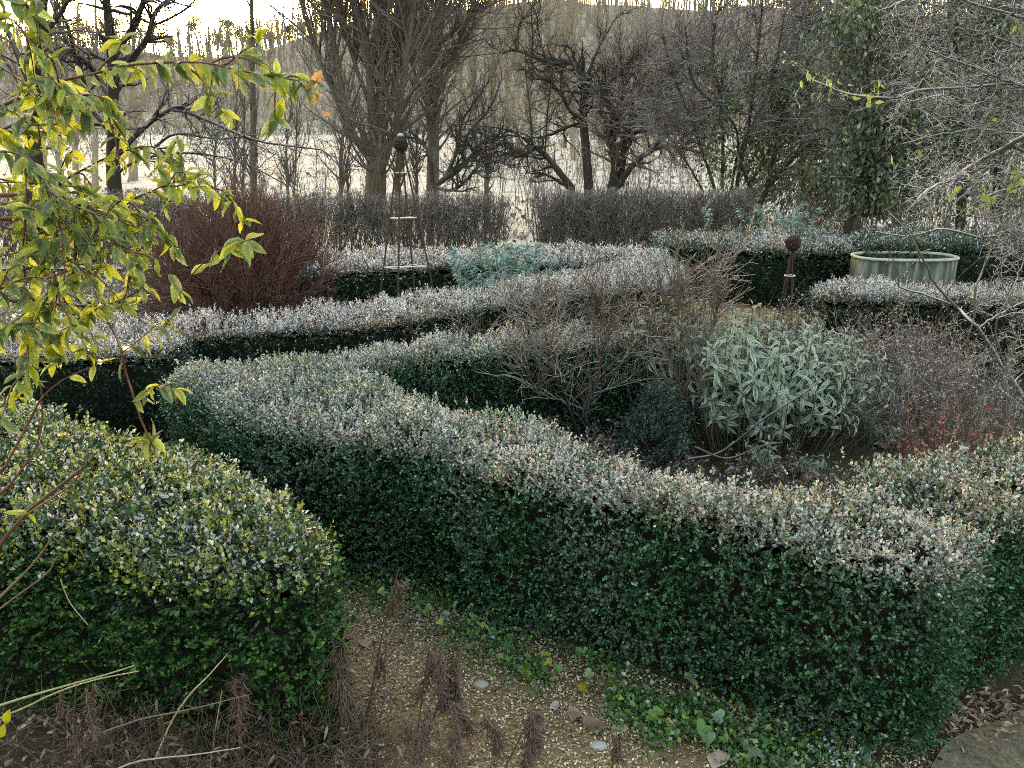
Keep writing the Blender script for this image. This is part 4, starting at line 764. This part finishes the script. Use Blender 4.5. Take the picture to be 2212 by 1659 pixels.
# ------------------------------------------------------------------ frosted contorted tree at the right
def proj(p):
    q = p - np.array([0, 0, CAMZ]); dz = q[:, 1] * math.cos(PITCH) - q[:, 2] * math.sin(PITCH); u = q[:, 1] * math.sin(PITCH) + q[:, 2] * math.cos(PITCH)
    return CX + FPX * q[:, 0] / dz, CY - FPX * u / dz
def sparse(Q):                                 # the crown thins out over the tank and towards its left tips
    x, y = proj(Q[:, -1]); k = np.ones(len(Q)); k[(y > 420) & (x < 2110)] = .10; k[(x < 1900)] = .10; k[(y > 540) & (y < 900)] *= .45
    return U(0, 1, len(Q)) < k
def frosted_tree():
    Y = 6.2
    L = [([(2330, 980, 6.4), (2320, 700, 6.3), (2310, 400, 6.1), (2290, 150, 6.0), (2280, -80, 6.0)], 40, 18),
         ([(2240, 905, 6.4), (2180, 813), (2142, 753), (2102, 696), (2068, 666), (2008, 640), (1942, 620)], 13, 5), ([(2068, 666), (2025, 620), (1995, 563), (1960, 500), (1915, 455)], 7, 3), ([(2118, 706), (2165, 675), (2225, 645)], 6, 4), ([(2105, 686), (2108, 620), (2140, 540), (2165, 470)], 7, 3),
         ([(1942, 620), (1938, 586), (1925, 553), (1900, 520)], 4, 2.5), ([(2312, 270), (2230, 290), (2175, 317), (2108, 353), (2042, 393), (1985, 427), (1955, 470), (1960, 520)], 16, 4), ([(2310, 210), (2230, 180), (2075, 190), (1975, 197), (1925, 213), (1842, 207), (1792, 190), (1742, 163), (1705, 127)], 9, 2.5),
         ([(2300, 200), (2212, 187), (2108, 147), (2042, 123), (1968, 97)], 9, 3), ([(2288, 60), (2150, 20), (2050, -5), (1948, 3), (1912, 23), (1880, 15)], 8, 2.5), ([(2318, 560), (2212, 500), (2120, 512), (2040, 495), (1960, 510), (1890, 500)], 9, 3), ([(2312, 420), (2230, 400), (2140, 420), (2060, 470)], 8, 3),
         ([(2305, 330), (2220, 330), (2130, 280), (2040, 290), (1950, 310)], 9, 3), ([(2300, 120), (2210, 100), (2120, 70), (2060, 60)], 8, 3), ([(2190, 830, 6.2), (2150, 720), (2190, 620), (2212, 560)], 5, 3), ([(2175, 800), (2200, 700), (2160, 600)], 5, 2.5), ([(2240, 900, 6.4), (2160, 840), (2090, 760), (2120, 640)], 6, 3)]
    Ls = [limb(l[0], Y, l[1] * .8, l[2] * .8, 18, .06, .05) for l in L]; P = np.stack([l[0] for l in Ls]); Rr = np.stack([l[1] for l in Ls]); b = P[0, 0]; root = thing('frosted_tree', (b[0], b[1], 0), 'contorted frosted grey tree with curly twigs reaching in from the right', 'tree')
    tb = Tubes().add(P, Rr, 7).add(np.linspace([b[0], b[1], 0], b, 3)[None], np.full((1, 3), Rr[0, 0] * 1.1), 7); tb.build('trunk', M['twig_frost'], root)
    c = Tubes(); q, d, r = spawn(P, Rr, 230, .1, 1, .9); B = walk(q, d, U(.25, .8, 230), 10, .34); R2 = taper(np.clip(r * .55, .003, .008), .0028, 11); ok = sparse(B); B, R2 = B[ok], R2[ok]; c.add(B, R2, 4)
    q, d, r = spawn(B, R2, 1900, .1, 1, .9); T2 = walk(q, d, U(.10, .38, 1900), 5, .5); R3 = taper(np.full(1900, .0030), .0018, 6); ok = sparse(T2); T2, R3 = T2[ok], R3[ok]; c.add(T2, R3, 3)
    q, d, r = spawn(T2, R3, 3600, .2, 1, .9); c.add(walk(q, d, U(.04, .16, 3600), 3, .5), taper(np.full(3600, .0022), .0014, 4), 3)
    c.build('crown', M['twig_frost'], root, kind='stuff')
    vs = leaf_variants(M['rose_leaf'], 'leaf', 6, (.35, .5), (.1, .5), TS, (.1, .4), (.5, .95))
    for x, y, n in [(1706, 130, 4), (1745, 160, 5), (1790, 185, 5), (1835, 205, 8), (1880, 212, 8), (1895, 190, 5), (1940, 235, 3), (1987, 318, 2), (2143, 265, 3), (2150, 430, 8), (2120, 440, 5), (2135, 420, 5), (2200, 380, 6), (2190, 400, 4), (2075, 405, 3), (1925, 350, 2), (2200, 60, 4)]:
        for k in range(n): put_leaf(vs[rng.integers(6)], 'leaf', root, A(x + rng.normal(0, 9), y + rng.normal(0, 9), U(5.9, 6.3)), nrm(rng.normal(0, .6, 3) + [0, 0, -.5]), rv(1)[0], U(.05, .085))
frosted_tree()

# ------------------------------------------------------------------ leafy canes in the left foreground
def leafy_canes():
    st = [([(-60, 250), (0, 230), (117, 180), (213, 157), (283, 140), (433, 135), (520, 153), (600, 167), (668, 178)], 2.2, 9, 3), ([(-60, 310), (0, 283), (67, 250), (127, 220), (190, 205), (240, 215)], 2.1, 8, 3),
          ([(60, 470), (97, 437), (140, 390), (187, 363), (240, 337), (300, 318), (345, 322), (395, 360)], 2.1, 8, 3), ([(240, 470), (290, 430), (330, 412), (367, 397), (433, 387), (475, 425)], 2.2, 5, 2.5),
          ([(163, 500), (163, 553), (163, 633), (187, 653), (213, 663), (247, 720), (263, 760), (270, 800), (290, 860), (303, 903), (327, 957)], 2.0, 9, 5), ([(240, 668), (317, 650), (373, 640), (400, 610), (430, 577), (480, 535), (530, 520)], 2.1, 5, 2.5), ([(40, 650), (117, 657), (213, 660), (273, 643), (310, 620)], 2.0, 8, 4),
          ([(10, 1010), (67, 903), (93, 857), (143, 817), (213, 787)], 2.1, 8, 3), ([(20, 1050), (80, 960), (90, 850), (60, 760), (40, 690)], 2.1, 7, 3), ([(-40, 60), (20, 40), (60, 90), (75, 170)], 1.9, 6, 2), ([(-40, 0), (30, -10), (70, 30), (85, 110)], 1.95, 6, 2), ([(-40, 330), (30, 330), (80, 360), (110, 440)], 2.0, 6, 2), ([(-40, 430), (60, 450), (150, 480), (220, 520), (295, 550)], 2.0, 7, 2), ([(-40, 480), (40, 500), (130, 540), (170, 610)], 2.0, 6, 2),
          ([(-40, 560), (50, 540), (140, 480), (230, 450), (320, 470)], 2.1, 6, 2), ([(-30, 640), (60, 600), (120, 620), (110, 720)], 1.9, 6, 2), ([(-30, 720), (40, 700), (60, 760), (30, 860)], 1.9, 6, 2), ([(60, 420), (50, 560), (70, 700), (60, 840)], 2.05, 6, 2), ([(-30, 260), (30, 310), (60, 380)], 2.0, 5, 2), ([(263, 762), (300, 735), (340, 700), (372, 690)], 2.05, 4, 2), ([(213, 663), (180, 690), (120, 720)], 2.0, 5, 3), ([(290, 862), (330, 835), (378, 840)], 2.05, 3, 2), ([(180, 1010), (150, 1050), (60, 1110)], 2.3, 5, 5), ([(-40, 120), (40, 170), (90, 215), (150, 230)], 2.0, 5, 2), ([(-40, 380), (60, 400), (150, 440), (260, 500)], 2.1, 5, 2)]
    Ls = [limb(s[0], s[1], s[2], s[3], 22, .008, .05) for s in st]; P = np.stack([l[0] for l in Ls]); Rr = np.stack([l[1] for l in Ls]) * .8
    base = np.array([-2.5, 2.1, 0]); root = thing('leafy_shrub', base, 'yellow-green leafy canes arching in from the left foreground', 'shrub')
    tb = Tubes().add(P, Rr, 6)
    hub = np.array([[-2.5, 2.1, .0], [-2.35, 2.1, .8], [-2.0, 2.1, 1.5], [-1.75, 2.05, 2.2], [-1.6, 2.0, 2.9]]); tb.add(crv(hub, 16), np.linspace(.03, .012, 16), 7)
    for p in P[:, 0]:
        if p[2] < 1.62 and p[0] < -.7: tb.add(crv([p, p + [-.30, .0, -.25], p + [-.62, .0, -.75], [p[0] - .75, p[1], 0]], 10), np.full(10, .006), 5)
        elif p[0] < -1.25 and p[2] > .4:
            h = crv(hub, 40); k = h[np.argmin(np.linalg.norm(h - (p - [0, 0, .25]), axis=1))]; tb.add(crv([k, (k + p) / 2 + [0, 0, .03], p], 6), np.full(6, .006), 5)
    tb.build('canes', M['cane_red'], root)
    sel = [0, 1, 2, 3, 9, 10, 11, 12, 13, 14, 15, 16, 17, 18, 6, 23, 24]; q, d, r = spawn(P[sel], Rr[sel], 85, .1, .95, .8); q += 0
    far = q[:, 0] < -.35; q, d = q[far], d[far]; T = walk(q, d, U(.06, .2, len(q)), 5, .18, (0, 0, -.08)); Tubes().add(T, taper(np.full(len(q), .0028), .0016, 6), 4).build('twigs', M['cane_red'], root, kind='stuff')
    pos, dd, nn, ss = [], [], [], []
    def leafy(C, gap, t0=0.0, size=(.042, .074), skip=0):
        ln = np.linalg.norm(np.diff(C, axis=0), axis=1); s = np.concatenate([[0], np.cumsum(ln)]); t = s[-1] * t0
        k = 0
        while t < s[-1]:
            if U(0, 1) > skip:
                p = np.array([np.interp(t, s, C[:, j]) for j in range(3)]); i = min(np.searchsorted(s, t), len(C) - 1); tg = nrm(C[i] - C[max(i - 1, 0)]); sd_ = nrm(np.cross(tg, [0, 0, 1])) * (1 if k % 2 else -1)
                pos.append(p); dd.append(nrm(tg * U(.1, .8) + sd_ * U(.2, .8) + np.array([0, 0, U(-1.0, .1)]) + rng.normal(0, .25, 3))); nn.append(nrm(np.array([0, 0, .8]) + rng.normal(0, .5, 3))); ss.append(U(*size))
            t += gap * U(.6, 1.4); k += 1
        for _ in range(3): pos.append(C[-1]); dd.append(nrm(C[-1] - C[-2] + rng.normal(0, .5, 3) + [0, 0, -.2])); nn.append(nrm([0, 0, 1] + rng.normal(0, .4, 3))); ss.append(U(*size) * .9)
    for i, l in enumerate(P):
        if i in (4,): leafy(l[-2:], .012, 0, (.06, .085)); leafy(l, .07, .0, skip=.45); continue
        if i in (7, 8, 22): leafy(l[-8:], .09, .3, skip=.5); continue
        if i in (5,): leafy(l[-7:], .012, .3, (.05, .08)); leafy(l, .10, .1, skip=.5); continue
        leafy(l, .0095 if i in (0,) else .0155, .04)
    for l in T: leafy(l, .028, .2)
    pos, dd, nn, ss = map(np.array, (pos, dd, nn, ss))
    TL = tmpl_long(6, .04, .8, .8, .45); vs = leaf_variants(M['rose_leaf'], 'leaf', 24, (.32, .42), (.1, 1.0), TL, (.0, .22), (0, .97))
    red = leaf_variants(M['rose_leaf'], 'leaf', 3, (.3, .4), (0, .3), TL, (.05, .2), (.2, .8), dry=.7)
    leaf_parts(root, pos, dd, nn, ss, vs, 'leaf', M['rose_leaf'], TL, (.36, .5), (0, .35), (.05, .4), (0, .97))
    tip = P[0][-1]
    for k in range(8): put_leaf(red[k % 3], 'leaf', root, tip + rng.normal(0, .02, 3), nrm([.8, 0, -.3] + rng.normal(0, .5, 3)), rv(1)[0], U(.03, .055), label='reddish young leaf at the tip of the cane')
leafy_canes()

# ------------------------------------------------------------------ foreground: litter, dead stalks, ground cover
def chips():
    n = 52000; poly = np.array([G(*q, 0)[:2] for q in [(770, 1220), (640, 1330), (600, 1500), (250, 1640), (300, 1900), (2300, 1900), (2330, 1560), (2150, 1560), (2000, 1620), (1700, 1560), (1300, 1420), (1000, 1300)]])
    lo, hi = poly.min(0), poly.max(0); q = np.c_[U(lo[0], hi[0], n * 2), U(lo[1], hi[1], n * 2)]; q = q[inside(q, poly)][:n]; q = q[U(0, 1, len(q)) < .35 + .65 * sstep(.35, .6, noise(np.c_[q, q[:, 0] * 0], 3.0))]; m = len(q); p = np.c_[q, U(.004, .014, m)]
    lv = Leaves(); d = nrm(np.c_[rng.normal(0, 1, (m, 2)), rng.normal(0, .18, m)]); s = U(.004, .019, m); lv.add(p, d, nrm(np.c_[rng.normal(0, .4, (m, 2)), np.ones(m)]), s, s * U(.25, .7, m), T4, 0, tint=U(0, 1, m) ** 1.2)
    lv.build('wood_chips', M['chip'], None, kind='stuff', label='brown wood chips covering the garden path', cat='mulch')
chips()
def crumpled(nm, lb, px, py, s, mat, group=None, z=.02, flip=False):
    n = 7; u = np.linspace(-1, 1, n); X, Y = np.meshgrid(u, u); rr = np.hypot(X, Y); ang = np.arctan2(Y, X); R_ = (.80 + .05 * np.cos(5 * ang + U(0, 6)) + .07 * np.cos(3 * ang + U(0, 6)) + .10 * np.cos(ang)) * np.maximum(np.abs(X), np.abs(Y)) / np.maximum(rr, 1e-6); X2 = X * R_; Y2 = Y * R_
    Z = (noise(np.stack([X2, Y2, np.full_like(X, U(0, 9))], -1), 1.6) - .4) * .9 + .25 * X2 ** 2 * rng.choice([-1, 1.6]) + .15 * np.abs(Y2); Z -= Z.min(); V = np.stack([X2, Y2 * U(.6, .9), Z * .75], -1).reshape(-1, 3) * s * .5; a = U(0, 6.28); c_, s_ = math.cos(a), math.sin(a); V = V @ np.array([[c_, -s_, 0], [s_, c_, 0], [0, 0, 1]]).T
    b = G(px, py, 0); i = (np.arange(n - 1)[:, None] * n + np.arange(n - 1)[None]).ravel(); V = V + b + [0, 0, .006]; N = n * n
    return mk(nm, V, [np.stack([i, i + 1, i + n + 1, i + n], 1)], {'tint': np.full(N, U(0, 1)), 'frost': np.full(N, U(0, .35)), 'dry': np.zeros(N), 'edge': (np.maximum(np.abs(X), np.abs(Y)) > .9).astype(float)}, mat, None, True, loc=b, label=lb, cat='leaf', group=group)
for i, (x, y, s, lb) in enumerate([(880, 1345, .10, 'pale brown curled leaf on the path below the tall dead stalk'), (835, 1300, .08, None), (1240, 1550, .11, 'large brown curled leaf on the path beside the grey stone'), (1280, 1575, .12, 'largest grey-brown fallen leaf right of the grey stone path edge'), (790, 1395, .10, 'reddish fallen leaf on the path by the rounded left hedge'), (1010, 1400, .07, None), (1150, 1500, .08, None), (1085, 1425, .09, None), (940, 1370, .06, None), (1200, 1530, .06, None), (1070, 1590, .09, None), (745, 1560, .11, 'orange-brown fallen leaf among the dead stalks at lower left'), (690, 1590, .09, None), (1350, 1480, .07, None), (1165, 1585, .07, None), (1340, 1580, .08, None), (1420, 1610, .08, None), (1550, 1650, .12, 'pale fallen leaf at the bottom edge below the hedge corner'), (1760, 1640, .10, None), (1680, 1655, .09, None), (1860, 1650, .10, None), (1810, 1655, .07, None), (770, 1275, .06, None), (1300, 1530, .06, None), (900, 1500, .06, None), (1480, 1600, .07, None)]):
    crumpled('fallen_leaf', lb or 'small curled brown fallen leaf on the wood chip path', x, y, s, M['litter'], None if lb else 'small fallen leaves on the path')
for x, y, s, lb in [(1255, 1490, .09, 'bright yellow fallen leaf in the green ground cover, left one'), (1318, 1485, .08, 'bright yellow fallen leaf in the ground cover, right one'), (1130, 1455, .09, 'yellow curled leaf where ground cover meets the path')]:
    o = crumpled('fallen_leaf', lb, x, y, s, M['rose_leaf']); 
    o.data.attributes['tint'].data.foreach_set('value', np.full(49, .95, np.float32))
def stone(lb, px, py, s, col):
    m, n, out = newmat('pebble'); t = tex(n, 30, 4); surf(n, out, mixc(n, t.outputs['Fac'], tuple(c * .7 for c in col), col), .8, 0, None, .3, t.outputs['Fac'], .3, .004)
    bm = bmesh.new(); bmesh.ops.create_icosphere(bm, subdivisions=3, radius=1); V = np.array([v.co[:] for v in bm.verts]); F = np.array([[v.index for v in f.verts] for f in bm.faces]); bm.free()
    V = V * (1 + .25 * (noise(V + U(0, 9), 1.5) - .5))[:, None] * np.array([.5, .36, .22]) * s; b = G(px, py, 0); mk('stone', V + b + [0, 0, .06 * s], [F], None, m, None, True, loc=b, label=lb, cat='stone')
stone('smooth grey stone lying on the wood chip path', 1293, 1613, .075, (.36, .37, .36))
stone('flat pale stone half buried in the path near the dead stalks', 1040, 1480, .07, (.33, .32, .29))
stone('dark rounded stone at the edge of the ground cover', 1300, 1475, .06, (.13, .12, .10))
def stalk(lb, pts, plumes, Y, nst=170):
    P, r = limb(pts, Y, 6, 3.5, 14, .006, .03); b = np.array([P[0, 0], P[0, 1], 0]); root = thing('dead_stalk', b, lb, 'dead plant', 'dead stalks by the path')
    tb = Tubes().add(P, r, 6); 
    if P[0, 2] > .02: tb.add(np.linspace(b, P[0], 3)[None], np.full((1, 3), r[0]), 6)
    tb.build('stem', M['dry_dark'], root)
    t2 = Tubes()
    for (x0, x1, y0, y1, n) in plumes:
        H = (y1 - y0) * pxm(Y); Wd = (x1 - x0) * pxm(Y); m = 4; tp = A((x0 + x1) / 2, y0, Y) + np.c_[rng.normal(0, .28, m) * Wd, rng.normal(0, .25, m) * Wd, -U(0, .4, m) * H]
        ft = tp + np.c_[rng.normal(0, .35, (m, 2)) * Wd, -H * U(.75, 1.0, m)]; sb = np.stack([crv([f_, (f_ + t_) / 2 + np.r_[rng.normal(0, .08, 2) * Wd, 0], t_], 7) for f_, t_ in zip(ft, tp)]); sr = taper(np.full(m, .0030), .0018, 7); t2.add(sb, sr, 4)
        q, d, r = spawn(sb, sr, int(n * 2.3), .05, 1, 1.0); az = nrm(np.c_[rng.normal(0, 1, (len(q), 2)), np.zeros(len(q))])
        L = H * U(.05, .28, len(q)) * U(.5, 1.2, len(q)); t2.add(walk(q, az * .7 + np.array([0, 0, -.35]), L, 3, .40, (0, 0, -.20)), taper(U(.0018, .0044, len(q)), .0014, 4), 3)
    t2.build('dry_fringe', M['dry_dark'], root, kind='stuff')
stalk('tall thin dead stalk with a brown tassel standing before the hedge', [(770, 1690), (795, 1540), (820, 1400), (845, 1290), (862, 1225)], [(846, 880, 1230, 1345, 110), (815, 835, 1410, 1480, 50)], 2.75)
stalk('dense dead plume at the left hedge end near the path', [(722, 1690), (720, 1550), (728, 1400)], [(708, 742, 1370, 1640, 260)], 2.55)
stalk('thick brown dead plume in the centre of the path', [(885, 1690), (905, 1560), (928, 1390)], [(900, 968, 1400, 1560, 330), (930, 960, 1290 + 100, 1420, 60)], 2.6)
stalk('leaning dead stalk with hanging brown threads right of the thick plume', [(890, 1700), (940, 1540), (975, 1450), (1000, 1385)], [(965, 1000, 1400, 1560, 90)], 2.65)
stalk('broad brown dead plume at the bottom edge, centre', [(950, 1720), (985, 1620), (1030, 1515)], [(955, 1052, 1520, 1690, 420)], 2.45)
stalk('rightmost dead plume on two slanting stems at the bottom edge', [(1060, 1720), (1110, 1620), (1165, 1510)], [(1110, 1195, 1520, 1690, 400)], 2.45)
stalk('small dead stalk at bottom right of the path', [(1318, 1690), (1325, 1640), (1332, 1590)], [(1312, 1352, 1585, 1665, 120)], 2.42)
stalk('dead plume against the dark hedge at lower left', [(520, 1690), (515, 1560), (500, 1440)], [(490, 530, 1440, 1600, 130)], 2.4)
stalk('grey dead plume at the far lower left', [(170, 1700), (160, 1560), (165, 1470)], [(145, 215, 1470, 1600, 160)], 2.2)
def litter():
    tb = Tubes(); n = 420; poly = np.array([G(*q, 0)[:2] for q in [(-60, 1560), (350, 1560), (560, 1560), (700, 1500), (800, 1530), (1000, 1640), (1150, 1760), (-60, 1760)]]); lo, hi = poly.min(0), poly.max(0)
    q = np.c_[U(lo[0], hi[0], 5 * n), U(lo[1], hi[1], 5 * n)]; q = q[inside(q, poly)][:n]; n = len(q); p = np.c_[q, U(.01, .10, n)]
    tb.add(walk(p, np.c_[rng.normal(0, 1, (n, 2)), rng.normal(.12, .3, n)], U(.08, .4, n), 6, .3, (0, 0, -.04)), taper(U(.0012, .003, n), .0009, 7), 3); tb.build('dry_litter', M['dry_stem'], None, kind='stuff', label='tangle of dry stems lying at the foot of the left hedge', cat='litter')
    lv = Leaves(); m = 900; i = rng.integers(0, n, m); s = U(.015, .05, m); lv.add(p[i] + rng.normal(0, .05, (m, 3)) * [1, 1, .3], rv(m), rv(m), s, s * .35, TS, .4); lv.build('leaf_litter', M['litter'], None, kind='stuff', label='dry crumpled leaf litter among the stems at lower left', cat='litter')
litter()
def undergrowth():
    n = 420; x = U(-1.75, -.55, n); p = np.c_[x, U(2.15, 2.55, n) + .12 * (x + 1.7), np.zeros(n)]; tb = Tubes(); P = walk(p, np.c_[rng.normal(0, .5, (n, 2)), np.ones(n)], U(.08, .5, n), 6, .25, (0, 0, -.03)); Rd = taper(U(.0014, .0035, n), .001, 7); tb.add(P, Rd, 4)
    q, d, r = spawn(P, Rd, 900, .2, 1, .7); tb.add(walk(q, d, U(.04, .14, 900), 3, .35, (0, 0, -.08)), taper(np.full(900, .0013), .0008, 4), 3); tb.build('dead_undergrowth', M['dry_dark'], None, kind='stuff', label='dark dead stems tangled at the foot of the left hedge', cat='undergrowth')
    lv = Leaves(); q, d, r = spawn(P, Rd, 700, .2, 1, .9); s = U(.02, .045, 700); lv.add(q, nrm(d + [0, 0, -.4]), rv(700), s, s * .3, TS, .5, tint=U(0, .7, 700)); lv.build('dead_leaves', M['brown_leaf'], None, kind='stuff', label='shrivelled brown leaves hanging on the dead stems at lower left', cat='undergrowth')
undergrowth()
for lb, pts, Y, a, b, mt in [('upper green bramble cane crossing the dark lower left corner', [(-20, 1530), (60, 1505), (140, 1482), (220, 1460), (290, 1438)], 1.95, 7, 3, 'cane_green'), ('lower green bramble cane at the lower left edge', [(-20, 1560), (50, 1530), (120, 1497), (200, 1470), (300, 1450)], 1.98, 6, 2.5, 'cane_green'), ('straight tan stem slanting up before the left hedge', [(335, 1640), (370, 1560), (410, 1500), (450, 1460), (492, 1412)], 2.35, 6, 3, 'straw'), ('pale dry stem lying along the bottom left', [(215, 1680), (280, 1650), (340, 1638), (420, 1630), (520, 1615)], 2.15, 5, 3, 'straw'), ('thin upright straw beside the dead plume', [(455, 1650), (468, 1560), (480, 1490)], 2.35, 3, 2, 'straw'), ('brown twisted stem in the dark corner at left edge', [(-20, 1310), (30, 1260), (60, 1230), (100, 1180), (120, 1140)], 2.2, 8, 4, 'dry_stem'), ('second brown stem in the dark left corner, below the twisted one', [(-20, 1330), (40, 1285), (100, 1240), (125, 1200)], 2.25, 6, 3, 'dry_stem'), ('pale thin curved stem hanging before the left hedge', [(130, 1250), (150, 1300), (190, 1350)], 2.3, 3, 2, 'straw'), ('dry horizontal twig low before the left hedge', [(200, 1590), (300, 1555), (420, 1530), (540, 1500)], 2.35, 5, 2, 'dry_stem')]:
    cane('dry_cane', lb, pts, Y, a, b, M[mt])
vs = leaf_variants(M['rose_leaf'], 'leaf', 2, (.45, .5), (.1, .2), TS, (0, .1), (.85, .97))
for x, y, lb in [(15, 1545, 'yellow leaf on the bramble cane, the upper of two'), (5, 1575, 'yellow leaf on the bramble cane, the lower of two')]:
    put_leaf(vs[0], 'yellow_leaf', None, A(x - 4, y + 18, 1.95), (.35, 0, .8), (0, -1, .2), .055, label=lb, cat='leaf')
def straw_corner():
    n = 900; c = G(2150, 1560, 0); p = c + np.c_[rng.normal(0, .22, n), rng.normal(0, .10, n), U(.01, .05, n)]; lv = Leaves(); s = U(.02, .055, n); lv.add(p, nrm(np.c_[rng.normal(0, 1, (n, 2)), rng.normal(0, .15, n)]), nrm(np.c_[rng.normal(0, .5, (n, 2)), np.ones(n)]), s, s * U(.12, .4, n), T4, .1, tint=U(.1, 1, n)); lv.build('straw_litter', M['litter'], None, kind='stuff', label='dry tan leaves and straw between the hedge corner and the concrete slab', cat='litter')
straw_corner()
def field_tufts():
    n = 7000; y = 18 + 75 * U(0, 1, n) ** 1.3; x = U(-.75, .75, n) * y; ok = noise(np.c_[x, y, y * 0], .35) > .4; x, y = x[ok], y[ok]; n = len(x); p = np.c_[x, y, terr(x, y) + .01]; lv = Leaves(); s = U(.06, .22, n) * (1 + y / 90)
    lv.add(p, nrm(np.c_[rng.normal(0, .6, (n, 2)), np.ones(n)]), nrm(np.c_[rng.normal(0, .4, n), -np.ones(n), rng.normal(0, .3, n)]), s, s * U(.3, .9, n), T4, .2, tint=U(0, .6, n), frost=np.clip(U(-.5, .6, n), 0, 1)); lv.build('field_grass', M['brown_leaf'], None, kind='stuff', label='dry frosted grass tufts scattered over the field', cat='grass')
field_tufts()
def cover():
    line = crv([G(*q, 0) for q in [(770, 1240), (860, 1272), (1000, 1335), (1130, 1402), (1250, 1462), (1400, 1528), (1520, 1580), (1700, 1635), (1900, 1665)]], 60); n = 13000; i = rng.integers(0, 59, n); f = U(0, 1, n)[:, None]; wv = np.clip(noise(line[i], 2.2), 0, 1)
    p = line[i] * (1 - f) + line[i + 1] * f + np.c_[rng.normal(0, .12, n), rng.normal(0, .12, n), np.abs(rng.normal(0, .035, n))]; ok = noise(p, 4) > .28; p = p[ok]; n = len(p); s = U(.012, .034, n)
    lv = Leaves(); lv.add(p, nrm(rv(n) + [0, 0, .5]), nrm(rv(n) + [0, 0, 1.5]), s, s * .7, T4, .2, tint=U(0, .9, n), frost=np.clip(U(-.8, .4, n), 0, 1)); lv.build('ground_cover', M['weed'], None, kind='stuff', label='low green ground cover along the foot of the long hedge', cat='ground cover')
    hm = []
    for k in range(6):
        a = np.linspace(0, 2 * np.pi, 15)[:-1]; X = 16 * np.sin(a) ** 3; Yh = 13 * np.cos(a) - 5 * np.cos(2 * a) - 2 * np.cos(3 * a) - np.cos(4 * a); V = np.c_[(5 - Yh) / 34, X / 34, .25 * np.abs(X / 34) + rng.normal(0, .02, 14)]; V = np.vstack([V, [[.35, 0, -.04]]])
        me = bpy.data.meshes.new('leaf'); me.from_pydata(V.tolist(), [], [(j, (j + 1) % 14, 14) for j in range(14)]); me.materials.append(M['weed'])
        for kk, v in (('tint', np.full(15, [.3, .5, .6, .4, .75, .97][k])), ('frost', np.full(15, U(0, .25))), ('dry', np.zeros(15)), ('edge', np.r_[np.ones(14), 0])): me.attributes.new(kk, 'FLOAT', 'POINT').data.foreach_set('value', v.astype(np.float32))
        hm.append(me)
    lab = ['violet clump at the far end of the path beside the left hedge', 'violet clump behind the tall dead stalk', 'violet clump with yellowing leaves where the path bends', 'densest violet clump along the hedge foot', 'violet clump next to the yellow curled leaf', 'violet clump between the two yellow leaves', 'violet clump right of the yellow leaves, under the hedge', 'large-leaved violet clump under the hedge, lower right', 'heart-leaved violet clump near the bottom edge', 'violet clump at the bottom edge right of centre']
    for i, (x, y) in enumerate([(790, 1275), (865, 1300), (960, 1350), (1030, 1375), (1120, 1430), (1185, 1465), (1390, 1545), (1480, 1585), (1600, 1610), (1640, 1650)]):
        c = G(x, y, 0); root = thing('violet_plant', c, lab[i], 'plant', 'violets along the hedge foot'); tb = Tubes()
        for k in range(9):
            q = c + np.r_[rng.normal(0, .085, 2), 0]; tp = q + np.r_[rng.normal(0, .03, 2), U(.03, .10)]; tb.add(crv([q, (q + tp) / 2 + np.r_[rng.normal(0, .01, 2), .01], tp], 5), np.full(5, .0016), 4); put_leaf(hm[rng.integers(6)], 'leaf', root, tp, nrm(np.r_[rng.normal(0, 1, 2), -.25]), nrm(np.r_[rng.normal(0, .5, 2), 1]), U(.035, .065) * (1.3 if i > 6 else 1))
        tb.build('stalks', M['cane_green'], root, kind='stuff')
cover()
twiggy('low pale teal weeds at the bottom edge below the hedge corner', 1880, 2060, 2.42, 2.55, .10, 40, 200, 420, M['euph'], M['dry_stem'], lf=.016, frost=.4)
for r_ in ROOTS:
    if '_b' in r_: del r_['_b']
